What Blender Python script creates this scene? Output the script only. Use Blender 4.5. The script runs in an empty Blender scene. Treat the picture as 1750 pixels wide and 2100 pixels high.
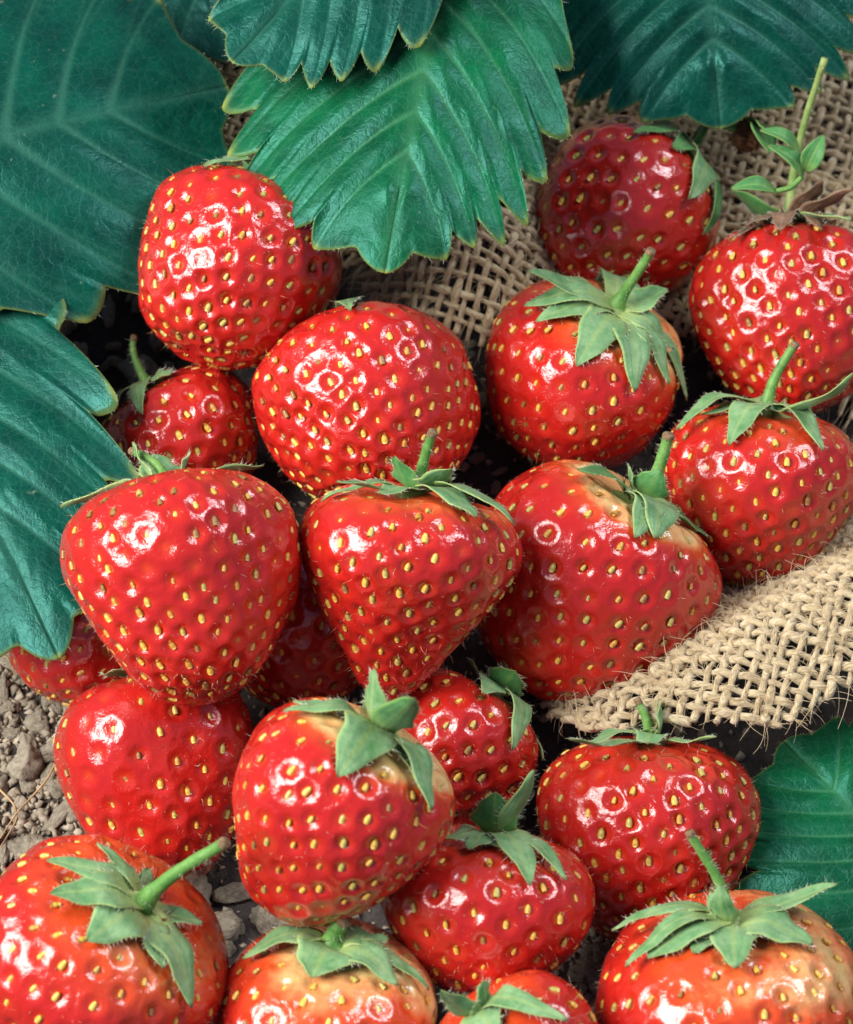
import bpy, math, random
import numpy as np
from mathutils import Vector, Matrix

random.seed(7)
rng = np.random.default_rng(7)
sc = bpy.context.scene
COL = sc.collection

# ---------------------------------------------------------------- camera
PITCH = math.radians(60.0)              # looking down at the heap
DIST, FRAME_W = 0.46, 0.146             # metres to the middle of the heap, width seen there
SENSOR = 36.0
LENS = SENSOR * DIST / FRAME_W
TARGET = np.array([0.0, 0.0, 0.025])
FWD = np.array([0.0, math.cos(PITCH), -math.sin(PITCH)])
RIGHT = np.array([1.0, 0.0, 0.0])
UPV = np.cross(RIGHT, FWD)
EYE = TARGET - FWD * DIST
cam_d = bpy.data.cameras.new('camera')
cam = bpy.data.objects.new('camera', cam_d)
COL.objects.link(cam)
cam.matrix_world = Matrix(((RIGHT[0], UPV[0], -FWD[0], EYE[0]), (RIGHT[1], UPV[1], -FWD[1], EYE[1]),
                           (RIGHT[2], UPV[2], -FWD[2], EYE[2]), (0, 0, 0, 1)))
cam_d.sensor_fit = 'HORIZONTAL'
cam_d.sensor_width = SENSOR
cam_d.lens = LENS
cam_d.clip_start, cam_d.clip_end = 0.01, 20
cam_d.dof.use_dof = True
cam_d.dof.focus_distance = DIST - 0.018
cam_d.dof.aperture_fstop = 36
sc.camera = cam

# ---------------------------------------------------------------- light
w = bpy.data.worlds.new('World')
sc.world = w
w.use_nodes = True
w.node_tree.nodes['Background'].inputs[0].default_value = (0.46, 0.58, 1.0, 1)
w.node_tree.nodes['Background'].inputs[1].default_value = 0.28
sc.view_settings.view_transform = 'Standard'
sc.view_settings.look = 'None'
sc.view_settings.exposure = 0
sc.view_settings.gamma = 1
sc.view_settings.use_curve_mapping = False


def cam_vec(x, y, z):                    # x right, y up in the picture, z towards the camera
    return RIGHT * x + UPV * y - FWD * z


def softbox(name, d, dist, sx, sy, watts, col):
    d = d / np.linalg.norm(d)
    L = bpy.data.lights.new(name, 'AREA')
    L.shape, L.size, L.size_y, L.energy, L.color = 'RECTANGLE', sx, sy, watts, col
    o = bpy.data.objects.new(name, L)
    COL.objects.link(o)
    o.location = TARGET + d * dist
    o.rotation_euler = Vector(-d).to_track_quat('-Z', 'Y').to_euler()
    return o


softbox('softbox_lamp', cam_vec(-0.70, 0.27, 0.66), 0.75, 0.46, 0.48, 12.8, (1.0, 0.955, 0.90))
softbox('softbox_lamp', cam_vec(0.60, 0.66, 0.45), 0.85, 0.32, 0.30, 4.4, (0.96, 0.97, 1.0))


# ---------------------------------------------------------------- pixel helpers (1750 x 2100 grid)
def ray(px, py):
    k = FRAME_W / DIST / 1750.0
    return FWD + RIGHT * (px - 875) * k - UPV * (py - 1050) * k     # depth 1 along FWD


def at_depth(px, py, D):
    return EYE + ray(px, py) * D


def at_z(px, py, z):
    r = ray(px, py)
    return EYE + r * ((z - EYE[2]) / r[2])


def project(P):
    v = np.asarray(P) - EYE
    d = v @ FWD
    k = FRAME_W / DIST / 1750.0
    return np.stack([875 + (v @ RIGHT) / d / k, 1050 - (v @ UPV) / d / k], -1)


def mpp(D):                              # metres per grid pixel at depth D
    return D * FRAME_W / DIST / 1750.0


def unit(v):
    v = np.asarray(v, float)
    return v / np.linalg.norm(v)


# ---------------------------------------------------------------- materials
def new_mat(name):
    m = bpy.data.materials.new(name)
    m.use_nodes = True
    nt = m.node_tree
    return m, nt, nt.nodes['Principled BSDF']


def node(nt, t, **kw):
    n = nt.nodes.new(t)
    for k, v in kw.items():
        if k in n.inputs:
            n.inputs[k].default_value = v
        else:
            setattr(n, k, v)
    return n


def attr(nt, name):
    return node(nt, 'ShaderNodeAttribute', attribute_name=name)


def mix(nt, fac, a, b, blend='MIX'):
    n = nt.nodes.new('ShaderNodeMix')
    n.data_type = 'RGBA'
    n.blend_type = blend
    for sock, v in ((n.inputs[0], fac), (n.inputs[6], a), (n.inputs[7], b)):
        if hasattr(v, 'links') or hasattr(v, 'is_linked'):
            nt.links.new(v, sock)
        elif isinstance(v, (int, float)):
            sock.default_value = v
        else:
            sock.default_value = (*v, 1) if len(v) == 3 else v
    return n.outputs[2]


def math_n(nt, op, a, b=None, clamp=False):
    n = nt.nodes.new('ShaderNodeMath')
    n.operation = op
    n.use_clamp = clamp
    for i, v in enumerate((a, b)):
        if v is None:
            continue
        if isinstance(v, (int, float)):
            n.inputs[i].default_value = v
        else:
            nt.links.new(v, n.inputs[i])
    return n.outputs[0]


def noise(nt, scale, detail=3, rough=0.55, vec=None):
    n = node(nt, 'ShaderNodeTexNoise')
    n.inputs['Scale'].default_value = scale
    n.inputs['Detail'].default_value = detail
    n.inputs['Roughness'].default_value = rough
    if vec is not None:
        nt.links.new(vec, n.inputs['Vector'])
    return n.outputs[0]


def ramp(nt, fac, stops):
    r = nt.nodes.new('ShaderNodeValToRGB')
    el = r.color_ramp.elements
    while len(el) < len(stops):
        el.new(0.5)
    for e, (p, c) in zip(el, stops):
        e.position = p
        e.color = (*c, 1) if len(c) == 3 else c
    nt.links.new(fac, r.inputs[0])
    return r.outputs[0]


def bump(nt, height, dist, strength=1.0, normal=None):
    b = node(nt, 'ShaderNodeBump')
    b.inputs['Strength'].default_value = strength
    b.inputs['Distance'].default_value = dist
    nt.links.new(height, b.inputs['Height'])
    if normal is not None:
        nt.links.new(normal, b.inputs['Normal'])
    return b.outputs[0]


def objco(nt):
    return node(nt, 'ShaderNodeTexCoord').outputs['Object']


def make_flesh():
    m, nt, p = new_mat('strawberry_flesh')
    co = objco(nt)
    pale, pit, tone = attr(nt, 'pale').outputs['Fac'], attr(nt, 'pit').outputs['Fac'], attr(nt, 'tone').outputs['Fac']
    n1 = noise(nt, 160, 3, 0.6, co)
    n2 = noise(nt, 900, 2, 0.6, co)
    red = mix(nt, n1, (0.42, 0.009, 0.009), (0.55, 0.021, 0.012))
    red = mix(nt, math_n(nt, 'MULTIPLY', tone, 0.75), red, (0.27, 0.010, 0.007))  # tone: darker red per berry, stands in for shade on the shaded ones
    f = math_n(nt, 'ADD', pale, math_n(nt, 'MULTIPLY', math_n(nt, 'SUBTRACT', n1, 0.5), math_n(nt, 'MULTIPLY', pale, 1.3)), True)
    f = math_n(nt, 'ADD', f, math_n(nt, 'MULTIPLY', math_n(nt, 'SUBTRACT', n2, 0.5), math_n(nt, 'MULTIPLY', pale, 0.35)), True)
    c = nt.nodes.new('ShaderNodeValToRGB')
    e = c.color_ramp.elements
    e[0].position, e[0].color = 0.0, (1, 1, 1, 1)
    e[1].position, e[1].color = 1.0, (1, 1, 1, 1)
    orange = mix(nt, math_n(nt, 'MULTIPLY', f, 2.0, True), red, (0.68, 0.085, 0.016))
    col = mix(nt, math_n(nt, 'SUBTRACT', math_n(nt, 'MULTIPLY', f, 2.0), 0.9, True), orange, (0.78, 0.52, 0.20))
    nt.nodes.remove(c)
    col = mix(nt, math_n(nt, 'MULTIPLY', pit, 0.42), col, (0.72, 0.085, 0.012))
    nt.links.new(col, p.inputs['Base Color'])
    p.inputs['Subsurface Weight'].default_value = 0.15
    p.inputs['Subsurface Radius'].default_value = (1.0, 0.22, 0.12)
    p.inputs['Subsurface Scale'].default_value = 0.0022
    rgh = math_n(nt, 'ADD', math_n(nt, 'MULTIPLY', noise(nt, 420, 4, 0.7, co), 0.22), 0.10)
    nt.links.new(rgh, p.inputs['Roughness'])
    p.inputs['Specular IOR Level'].default_value = 0.55
    p.inputs['Coat Weight'].default_value = 0.62
    cr = math_n(nt, 'ADD', math_n(nt, 'MULTIPLY', noise(nt, 230, 4, 0.7, co), 0.26), 0.0)
    nt.links.new(cr, p.inputs['Coat Roughness'])
    h = math_n(nt, 'ADD', math_n(nt, 'MULTIPLY', noise(nt, 620, 3, 0.65, co), 1.0), math_n(nt, 'MULTIPLY', noise(nt, 2600, 2, 0.5, co), 0.16))
    b = bump(nt, h, 0.00030, 0.62)
    nt.links.new(b, p.inputs['Normal'])
    nt.links.new(b, p.inputs['Coat Normal'])
    return m


def make_simple(name, c1, c2, scale, rough=0.5, spec=0.4, bdist=0.0, bscale=None, sss=0.0, coat=0.0):
    m, nt, p = new_mat(name)
    co = objco(nt)
    n1 = noise(nt, scale, 4, 0.65, co)
    nt.links.new(ramp(nt, n1, [(0.3, c1), (0.7, c2)]), p.inputs['Base Color'])
    p.inputs['Roughness'].default_value = rough
    p.inputs['Specular IOR Level'].default_value = spec
    p.inputs['Coat Weight'].default_value = coat
    if sss:
        p.inputs['Subsurface Weight'].default_value = sss
        p.inputs['Subsurface Radius'].default_value = (1, .8, .3)
        p.inputs['Subsurface Scale'].default_value = 0.001
    if bdist:
        nt.links.new(bump(nt, noise(nt, bscale or scale * 2, 4, 0.7, co), bdist), p.inputs['Normal'])
    return m


def make_sepal_mat(name, dark, light, edge):
    m, nt, p = new_mat(name)
    u = attr(nt, 'across').outputs['Fac']
    s = attr(nt, 'along').outputs['Fac']
    co = objco(nt)
    n1 = noise(nt, 260, 5, 0.7, co)
    c = mix(nt, ramp(nt, n1, [(0.34, (0, 0, 0)), (0.66, (1, 1, 1))]), dark, light)
    br = math_n(nt, 'MULTIPLY', math_n(nt, 'SUBTRACT', noise(nt, 700, 3, 0.6, co), 0.66), 8.0, True)
    c = mix(nt, math_n(nt, 'MULTIPLY', br, 0.45), c, (0.26, 0.17, 0.07))
    mid = math_n(nt, 'SUBTRACT', 1.0, math_n(nt, 'MULTIPLY', math_n(nt, 'ABSOLUTE', u), 5.0), True)
    c = mix(nt, math_n(nt, 'MULTIPLY', mid, 0.30), c, edge)
    base = math_n(nt, 'SUBTRACT', 1.0, math_n(nt, 'MULTIPLY', s, 2.4), True)
    c = mix(nt, math_n(nt, 'MULTIPLY', base, 0.75), c, edge)
    eg = math_n(nt, 'MULTIPLY', math_n(nt, 'SUBTRACT', math_n(nt, 'ABSOLUTE', u), 0.86), 7.0, True)
    c = mix(nt, math_n(nt, 'MULTIPLY', eg, 0.55), c, edge)
    tip = math_n(nt, 'MULTIPLY', math_n(nt, 'SUBTRACT', s, 0.95), 20.0, True)
    c = mix(nt, math_n(nt, 'MULTIPLY', tip, 0.7), c, (0.16, 0.10, 0.04))
    nt.links.new(c, p.inputs['Base Color'])
    p.inputs['Roughness'].default_value = 0.55
    p.inputs['Specular IOR Level'].default_value = 0.35
    p.inputs['Sheen Weight'].default_value = 0.06
    p.inputs['Sheen Roughness'].default_value = 0.5
    wv = math_n(nt, 'SINE', math_n(nt, 'MULTIPLY', u, 17.0))
    h = math_n(nt, 'ADD', math_n(nt, 'MULTIPLY', wv, 0.10), noise(nt, 1100, 3, 0.6, co))
    nt.links.new(bump(nt, h, 0.00022, 0.6), p.inputs['Normal'])
    tr = node(nt, 'ShaderNodeBsdfTranslucent')
    nt.links.new(c, tr.inputs[0])
    ms = node(nt, 'ShaderNodeMixShader')
    ms.inputs[0].default_value = 0.16
    nt.links.new(p.outputs[0], ms.inputs[1])
    nt.links.new(tr.outputs[0], ms.inputs[2])
    nt.links.new(ms.outputs[0], nt.nodes['Material Output'].inputs[0])
    return m


def make_leaf_mat(name, dark, light, vein, rough0=0.30):
    m, nt, p = new_mat(name)
    flat = attr(nt, 'flat').outputs['Vector']
    v = attr(nt, 'vein').outputs['Fac']
    rim = attr(nt, 'rim').outputs['Fac']
    n1 = noise(nt, 1.1, 4, 0.6, flat)
    c = mix(nt, ramp(nt, n1, [(0.32, (0, 0, 0)), (0.68, (1, 1, 1))]), dark, light)
    vo = node(nt, 'ShaderNodeTexVoronoi', feature='DISTANCE_TO_EDGE')
    vo.inputs['Scale'].default_value = 5.0
    dn = node(nt, 'ShaderNodeTexNoise')
    dn.inputs['Scale'].default_value = 7.0
    nt.links.new(flat, dn.inputs['Vector'])
    ad = node(nt, 'ShaderNodeVectorMath', operation='MULTIPLY_ADD')
    nt.links.new(dn.outputs['Color'], ad.inputs[0])
    ad.inputs[1].default_value = (0.12, 0.12, 0.12)
    nt.links.new(flat, ad.inputs[2])
    nt.links.new(ad.outputs[0], vo.inputs['Vector'])
    vo2 = node(nt, 'ShaderNodeTexVoronoi', feature='DISTANCE_TO_EDGE')
    vo2.inputs['Scale'].default_value = 15.0
    nt.links.new(ad.outputs[0], vo2.inputs['Vector'])
    net = math_n(nt, 'SUBTRACT', 1.0, math_n(nt, 'MULTIPLY', vo.outputs['Distance'], 14.0), True)
    net2 = math_n(nt, 'SUBTRACT', 1.0, math_n(nt, 'MULTIPLY', vo2.outputs['Distance'], 7.0), True)
    c = mix(nt, math_n(nt, 'MULTIPLY', net, 0.09), c, vein)
    c = mix(nt, math_n(nt, 'MULTIPLY', net2, 0.07), c, vein)
    c = mix(nt, math_n(nt, 'MULTIPLY', v, 0.34), c, vein)
    c = mix(nt, rim, c, (0.30, 0.36, 0.07))
    sp = math_n(nt, 'MULTIPLY', math_n(nt, 'SUBTRACT', noise(nt, 8.0, 3, 0.6, flat), 0.69), 10.0, True)
    c = mix(nt, math_n(nt, 'MULTIPLY', sp, 0.42), c, (0.25, 0.34, 0.22))
    nt.links.new(c, p.inputs['Base Color'])
    rg = math_n(nt, 'ADD', math_n(nt, 'MULTIPLY', noise(nt, 1.3, 5, 0.7, flat), 0.62), rough0 - 0.28)
    nt.links.new(rg, p.inputs['Roughness'])
    p.inputs['Specular IOR Level'].default_value = 0.42
    p.inputs['Specular Tint'].default_value = (0.30, 0.95, 0.88, 1)
    h = math_n(nt, 'SUBTRACT', math_n(nt, 'MULTIPLY', vo.outputs['Distance'], 0.55), math_n(nt, 'MULTIPLY', net, 0.10))
    h = math_n(nt, 'ADD', h, math_n(nt, 'MULTIPLY', vo2.outputs['Distance'], 0.35))
    h = math_n(nt, 'ADD', h, math_n(nt, 'MULTIPLY', noise(nt, 2.0, 3, 0.5, flat), 0.9))
    nt.links.new(bump(nt, h, 0.00026, 0.55), p.inputs['Normal'])
    tr = node(nt, 'ShaderNodeBsdfTranslucent')
    tc = mix(nt, 0.6, c, (0.10, 0.42, 0.03))
    nt.links.new(tc, tr.inputs[0])
    ms = node(nt, 'ShaderNodeMixShader')
    ms.inputs[0].default_value = 0.14
    nt.links.new(p.outputs[0], ms.inputs[1])
    nt.links.new(tr.outputs[0], ms.inputs[2])
    nt.links.new(ms.outputs[0], nt.nodes['Material Output'].inputs[0])
    return m


def make_yarn_mat():
    m, nt, p = new_mat('jute_yarn')
    yl = attr(nt, 'yarn_len').outputs['Fac']
    ya = attr(nt, 'yarn_ang').outputs['Fac']
    ys = attr(nt, 'yarn_seed').outputs['Fac']
    cb = node(nt, 'ShaderNodeCombineXYZ')
    # fibres spiral round the yarn: long in the twist direction, fine across it
    nt.links.new(math_n(nt, 'ADD', math_n(nt, 'MULTIPLY', yl, 420.0), ys), cb.inputs[0])
    nt.links.new(math_n(nt, 'ADD', math_n(nt, 'MULTIPLY', ya, 5.0), math_n(nt, 'MULTIPLY', yl, 1500.0)), cb.inputs[1])
    nt.links.new(ys, cb.inputs[2])
    f1 = noise(nt, 1.0, 4, 0.65, cb.outputs[0])
    n2 = noise(nt, 75, 3, 0.6, objco(nt))
    c = ramp(nt, f1, [(0.30, (0.24, 0.165, 0.08)), (0.48, (0.56, 0.45, 0.27)), (0.68, (0.78, 0.69, 0.49))])
    c = mix(nt, math_n(nt, 'MULTIPLY', n2, 0.35), c, (0.50, 0.38, 0.20), 'MIX')
    nt.links.new(c, p.inputs['Base Color'])
    p.inputs['Roughness'].default_value = 0.75
    p.inputs['Specular IOR Level'].default_value = 0.2
    p.inputs['Sheen Weight'].default_value = 0.2
    nt.links.new(bump(nt, f1, 0.0004, 0.9), p.inputs['Normal'])
    return m


def make_soil_mat(name, c1, c2, c3, scale, bd):
    m, nt, p = new_mat(name)
    co = objco(nt)
    n1 = noise(nt, scale, 6, 0.7, co)
    n2 = noise(nt, scale * 5, 4, 0.7, co)
    c = ramp(nt, n1, [(0.3, c1), (0.52, c2), (0.72, c3)])
    c = mix(nt, math_n(nt, 'MULTIPLY', n2, 0.4), c, c1)
    nt.links.new(c, p.inputs['Base Color'])
    p.inputs['Roughness'].default_value = 0.95
    p.inputs['Specular IOR Level'].default_value = 0.1
    h = math_n(nt, 'ADD', n1, math_n(nt, 'MULTIPLY', n2, 0.5))
    nt.links.new(bump(nt, h, bd, 1.0), p.inputs['Normal'])
    return m


M_FLESH = make_flesh()
M_SEED = [make_simple('seed_yellow', (0.66, 0.40, 0.05), (0.84, 0.58, 0.12), 900, 0.34, 0.5, coat=0.2),
          make_simple('seed_olive', (0.40, 0.33, 0.07), (0.62, 0.52, 0.14), 900, 0.36, 0.5, coat=0.2),
          make_simple('seed_amber', (0.46, 0.21, 0.03), (0.68, 0.38, 0.07), 900, 0.36, 0.5, coat=0.2),
          make_simple('seed_brown', (0.22, 0.11, 0.03), (0.40, 0.23, 0.07), 900, 0.40, 0.4, coat=0.2)]
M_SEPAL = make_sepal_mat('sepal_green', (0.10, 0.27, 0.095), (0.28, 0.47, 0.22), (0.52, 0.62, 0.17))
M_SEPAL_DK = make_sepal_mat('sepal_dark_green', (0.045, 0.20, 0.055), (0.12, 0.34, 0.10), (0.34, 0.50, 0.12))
M_SEPAL_DRY = make_sepal_mat('sepal_dry', (0.13, 0.06, 0.03), (0.34, 0.20, 0.12), (0.52, 0.34, 0.24))
M_STEM = make_simple('stem_green', (0.06, 0.20, 0.035), (0.19, 0.38, 0.09), 380, 0.42, 0.4, 0.00015, 900)
M_STEM_PALE = make_simple('stem_pale', (0.15, 0.26, 0.06), (0.34, 0.42, 0.14), 300, 0.5, 0.35, 0.00015, 900)
M_CUT = make_simple('stem_cut_end', (0.10, 0.06, 0.03), (0.32, 0.22, 0.12), 1500, 0.8, 0.2, 0.0002, 1500)
M_DRY = make_simple('dried_brown', (0.035, 0.012, 0.006), (0.20, 0.09, 0.04), 700, 0.8, 0.2, 0.0004, 1500)
M_HAIR = make_simple('fine_hair', (0.50, 0.36, 0.20), (0.75, 0.62, 0.42), 300, 0.6, 0.3)
M_STYLE = make_simple('dried_style', (0.30, 0.09, 0.02), (0.55, 0.22, 0.05), 400, 0.6, 0.3)
M_HAIR_G = make_simple('pale_down', (0.45, 0.50, 0.35), (0.72, 0.76, 0.60), 300, 0.6, 0.3)
M_LEAF = make_leaf_mat('leaf_blue_green', (0.0002, 0.030, 0.021), (0.0005, 0.068, 0.041), (0.07, 0.24, 0.16), 0.36)
M_LEAF_B = make_leaf_mat('leaf_fresh_green', (0.0004, 0.046, 0.019), (0.0012, 0.115, 0.038), (0.10, 0.32, 0.14), 0.36)
M_YARN = make_yarn_mat()
M_FIBRE = make_simple('jute_fibre', (0.50, 0.36, 0.18), (0.78, 0.66, 0.44), 200, 0.7, 0.2)
M_SOIL = make_soil_mat('dark_soil', (0.036, 0.032, 0.031), (0.080, 0.070, 0.064), (0.14, 0.122, 0.105), 160, 0.0015)
M_CLOD = make_soil_mat('dry_soil_clod', (0.22, 0.19, 0.14), (0.52, 0.46, 0.345), (0.68, 0.63, 0.50), 3.2, 0.0009)
M_CRUMB = make_soil_mat('dry_soil_crumb', (0.16, 0.135, 0.10), (0.42, 0.36, 0.27), (0.58, 0.52, 0.41), 300, 0.0003)
M_ROOT = make_simple('dry_root', (0.28, 0.17, 0.08), (0.55, 0.38, 0.20), 300, 0.7, 0.2)


# ---------------------------------------------------------------- mesh helpers
def mesh_np(name, V, quads=None, tris=None, smooth=True, attrs=None):
    me = bpy.data.meshes.new(name)
    V = np.asarray(V, np.float32)
    lo, st, tot = [], [], []
    n = 0
    for F, k in ((quads, 4), (tris, 3)):
        if F is None or len(F) == 0:
            continue
        F = np.asarray(F, np.int32)
        lo.append(F.ravel())
        st.append(n + np.arange(len(F), dtype=np.int32) * k)
        n += F.size
    lo, st = np.concatenate(lo), np.concatenate(st)
    me.vertices.add(len(V))
    me.vertices.foreach_set('co', V.ravel())
    me.loops.add(len(lo))
    me.loops.foreach_set('vertex_index', lo)
    me.polygons.add(len(st))
    me.polygons.foreach_set('loop_start', st)
    if smooth:
        me.polygons.foreach_set('use_smooth', np.ones(len(st), bool))
    for k, a in (attrs or {}).items():
        a = np.asarray(a, np.float32)
        if a.ndim == 1:
            at = me.attributes.new(k, 'FLOAT', 'POINT')
            at.data.foreach_set('value', a)
        else:
            at = me.attributes.new(k, 'FLOAT_VECTOR', 'POINT')
            at.data.foreach_set('vector', a.ravel())
    me.update(calc_edges=True)
    return me


def link(name, me, mat, parent=None, loc=None, kind=None):
    if me is not None and not me.materials:
        me.materials.append(mat)
    o = bpy.data.objects.new(name, me)
    COL.objects.link(o)
    if parent is not None:
        o.parent = parent
    if loc is not None:
        o.location = loc
    if kind:
        o['kind'] = kind
    return o


def thing(name, label, cat, loc, group=None):
    o = bpy.data.objects.new(name, None)
    o.empty_display_size = 0.005
    COL.objects.link(o)
    o.location = loc
    tag(o, label, cat, group)
    return o


def tag(o, label, cat, group=None):
    o['label'], o['category'] = label, cat
    if group:
        o['group'] = group


def grid_quads(nu, nv, wrap=False, off=0):
    i = np.arange(nu - 1)[:, None]
    j = np.arange(nv if wrap else nv - 1)[None, :]
    j2 = (j + 1) % nv
    a, b, c, d = i * nv + j, i * nv + j2, (i + 1) * nv + j2, (i + 1) * nv + j
    return np.stack([a, b, c, d], -1).reshape(-1, 4) + off


def frames(P):
    """parallel frames along a polyline"""
    T = np.gradient(P, axis=0)
    T /= np.linalg.norm(T, axis=1)[:, None] + 1e-12
    ref = np.array([0.0, 0, 1]) if abs(T[0][2]) < 0.9 else np.array([1.0, 0, 0])
    N = np.zeros_like(P)
    n = ref - T[0] * (ref @ T[0])
    n /= np.linalg.norm(n)
    for i in range(len(P)):
        n = n - T[i] * (n @ T[i])
        n /= np.linalg.norm(n) + 1e-12
        N[i] = n
    return T, N, np.cross(T, N)


def tube(P, R, sides=8, caps=True):
    P = np.asarray(P, float)
    R = np.broadcast_to(np.asarray(R, float), (len(P),))
    T, N, B = frames(P)
    a = np.linspace(0, 2 * np.pi, sides, endpoint=False)
    V = P[:, None] + R[:, None, None] * (np.cos(a)[None, :, None] * N[:, None] + np.sin(a)[None, :, None] * B[:, None])
    V = V.reshape(-1, 3)
    q = grid_quads(len(P), sides, True)
    t = []
    if caps:
        n = len(V)
        V = np.vstack([V, P[0], P[-1]])
        k = np.arange(sides)
        t = np.concatenate([np.stack([np.full(sides, n), (k + 1) % sides, k], -1),
                            np.stack([np.full(sides, n + 1), k + (len(P) - 1) * sides, (k + 1) % sides + (len(P) - 1) * sides], -1)])
    return V, q, t


class Batch:
    def __init__(self):
        self.V, self.Q, self.T, self.n = [], [], [], 0

    def add(self, V, q=None, t=None):
        self.V.append(V)
        if q is not None and len(q):
            self.Q.append(np.asarray(q) + self.n)
        if t is not None and len(t):
            self.T.append(np.asarray(t) + self.n)
        self.n += len(V)

    def mesh(self, name, smooth=True):
        return mesh_np(name, np.vstack(self.V), np.vstack(self.Q) if self.Q else None, np.vstack(self.T) if self.T else None, smooth)


def blades(P, D, length, width):
    """thin hairs: one bent sliver each; P roots, D directions (n,3)"""
    n = len(P)
    side = np.cross(D, rng.normal(size=(n, 3)))
    side /= np.linalg.norm(side, axis=1)[:, None] + 1e-9
    bend = rng.normal(size=(n, 3)) * 0.35
    L = np.broadcast_to(length, (n,))[:, None]
    W = np.broadcast_to(width, (n,))[:, None]
    m = P + D * L * 0.55
    e = P + (D + bend) * L
    V = np.stack([P - side * W / 2, P + side * W / 2, m + side * W * .4, m - side * W * .4, e], 1).reshape(-1, 3)
    b = np.arange(n)[:, None] * 5
    return V, np.concatenate([b, b + 1, b + 2, b + 3], 1), np.concatenate([b + 3, b + 2, b + 4], 1)


def smooth01(x):
    x = np.clip(x, 0, 1)
    return x * x * (3 - 2 * x)


def fbm(P, scale, seed, octs=3):
    """cheap smooth pseudo noise from rotated sines, about -1..1"""
    r = np.random.default_rng(seed)
    out, amp = np.zeros(P.shape[:-1]), 1.0
    for o in range(octs):
        for k in range(4):
            d = r.normal(size=P.shape[-1])
            d /= np.linalg.norm(d)
            out += amp * np.sin((P @ d) * scale * (2 ** o) * (0.7 + 0.6 * r.random()) + r.random() * 6.28) / 4
        amp *= 0.5
    return out * 1.3


# ================================================================ ground
def ground_h(x, y):
    P = np.stack([x, y], -1)
    return 0.0016 * fbm(P, 90, 3, 4)


gx, gy = np.meshgrid(np.concatenate([np.linspace(-0.6, -0.13, 14), np.linspace(-0.12, 0.12, 150), np.linspace(0.13, 0.6, 14)]),
                     np.concatenate([np.linspace(-0.6, -0.15, 14), np.linspace(-0.14, 0.16, 180), np.linspace(0.17, 0.8, 18)]), indexing='ij')
gz = ground_h(gx, gy)
G = link('ground', mesh_np('ground', np.stack([gx, gy, gz], -1).reshape(-1, 3), grid_quads(*gx.shape)), M_SOIL)
G['kind'] = 'structure'

# ================================================================ strawberries
# key: centre px, half length px, half width px, taper, axis angle (deg clockwise from up), tilt to camera, depth squash, dent, pale (amount, reach), tone (darker red, shade painted into shaded berries)
B = {
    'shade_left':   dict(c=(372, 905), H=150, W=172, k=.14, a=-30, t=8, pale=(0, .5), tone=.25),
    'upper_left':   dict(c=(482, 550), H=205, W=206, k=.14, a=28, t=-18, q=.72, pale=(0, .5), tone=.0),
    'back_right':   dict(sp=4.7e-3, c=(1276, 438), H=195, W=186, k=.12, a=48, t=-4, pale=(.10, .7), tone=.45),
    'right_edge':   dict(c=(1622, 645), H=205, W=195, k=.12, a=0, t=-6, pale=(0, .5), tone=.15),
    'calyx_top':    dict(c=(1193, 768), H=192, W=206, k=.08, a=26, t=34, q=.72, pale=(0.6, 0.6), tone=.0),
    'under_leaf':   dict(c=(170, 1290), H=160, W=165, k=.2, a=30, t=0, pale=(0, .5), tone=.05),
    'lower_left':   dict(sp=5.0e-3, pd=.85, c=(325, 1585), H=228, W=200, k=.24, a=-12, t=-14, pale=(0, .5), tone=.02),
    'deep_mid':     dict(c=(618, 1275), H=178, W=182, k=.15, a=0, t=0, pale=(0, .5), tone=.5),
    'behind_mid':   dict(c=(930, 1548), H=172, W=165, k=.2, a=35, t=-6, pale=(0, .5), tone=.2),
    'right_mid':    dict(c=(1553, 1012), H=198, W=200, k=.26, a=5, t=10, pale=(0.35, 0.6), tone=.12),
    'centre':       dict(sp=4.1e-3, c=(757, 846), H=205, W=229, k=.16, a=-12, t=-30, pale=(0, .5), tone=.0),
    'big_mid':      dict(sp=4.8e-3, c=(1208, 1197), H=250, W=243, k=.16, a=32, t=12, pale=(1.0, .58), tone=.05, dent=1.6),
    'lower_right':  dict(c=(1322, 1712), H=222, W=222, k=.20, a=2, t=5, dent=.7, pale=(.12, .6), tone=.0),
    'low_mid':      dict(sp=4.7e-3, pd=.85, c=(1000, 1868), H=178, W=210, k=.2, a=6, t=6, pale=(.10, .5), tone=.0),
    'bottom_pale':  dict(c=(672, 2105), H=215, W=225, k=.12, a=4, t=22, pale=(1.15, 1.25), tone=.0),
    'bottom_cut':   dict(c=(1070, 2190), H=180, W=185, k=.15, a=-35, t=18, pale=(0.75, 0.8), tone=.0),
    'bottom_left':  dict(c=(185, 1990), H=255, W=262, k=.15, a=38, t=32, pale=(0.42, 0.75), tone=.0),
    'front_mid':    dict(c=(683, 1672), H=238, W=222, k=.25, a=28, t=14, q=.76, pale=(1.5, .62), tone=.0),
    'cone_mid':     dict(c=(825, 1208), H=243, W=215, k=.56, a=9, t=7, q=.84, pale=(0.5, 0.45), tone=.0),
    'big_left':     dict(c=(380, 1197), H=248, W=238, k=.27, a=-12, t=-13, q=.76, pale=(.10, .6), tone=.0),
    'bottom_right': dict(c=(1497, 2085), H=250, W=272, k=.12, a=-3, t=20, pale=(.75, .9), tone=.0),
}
ORDER = list(B)
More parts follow.
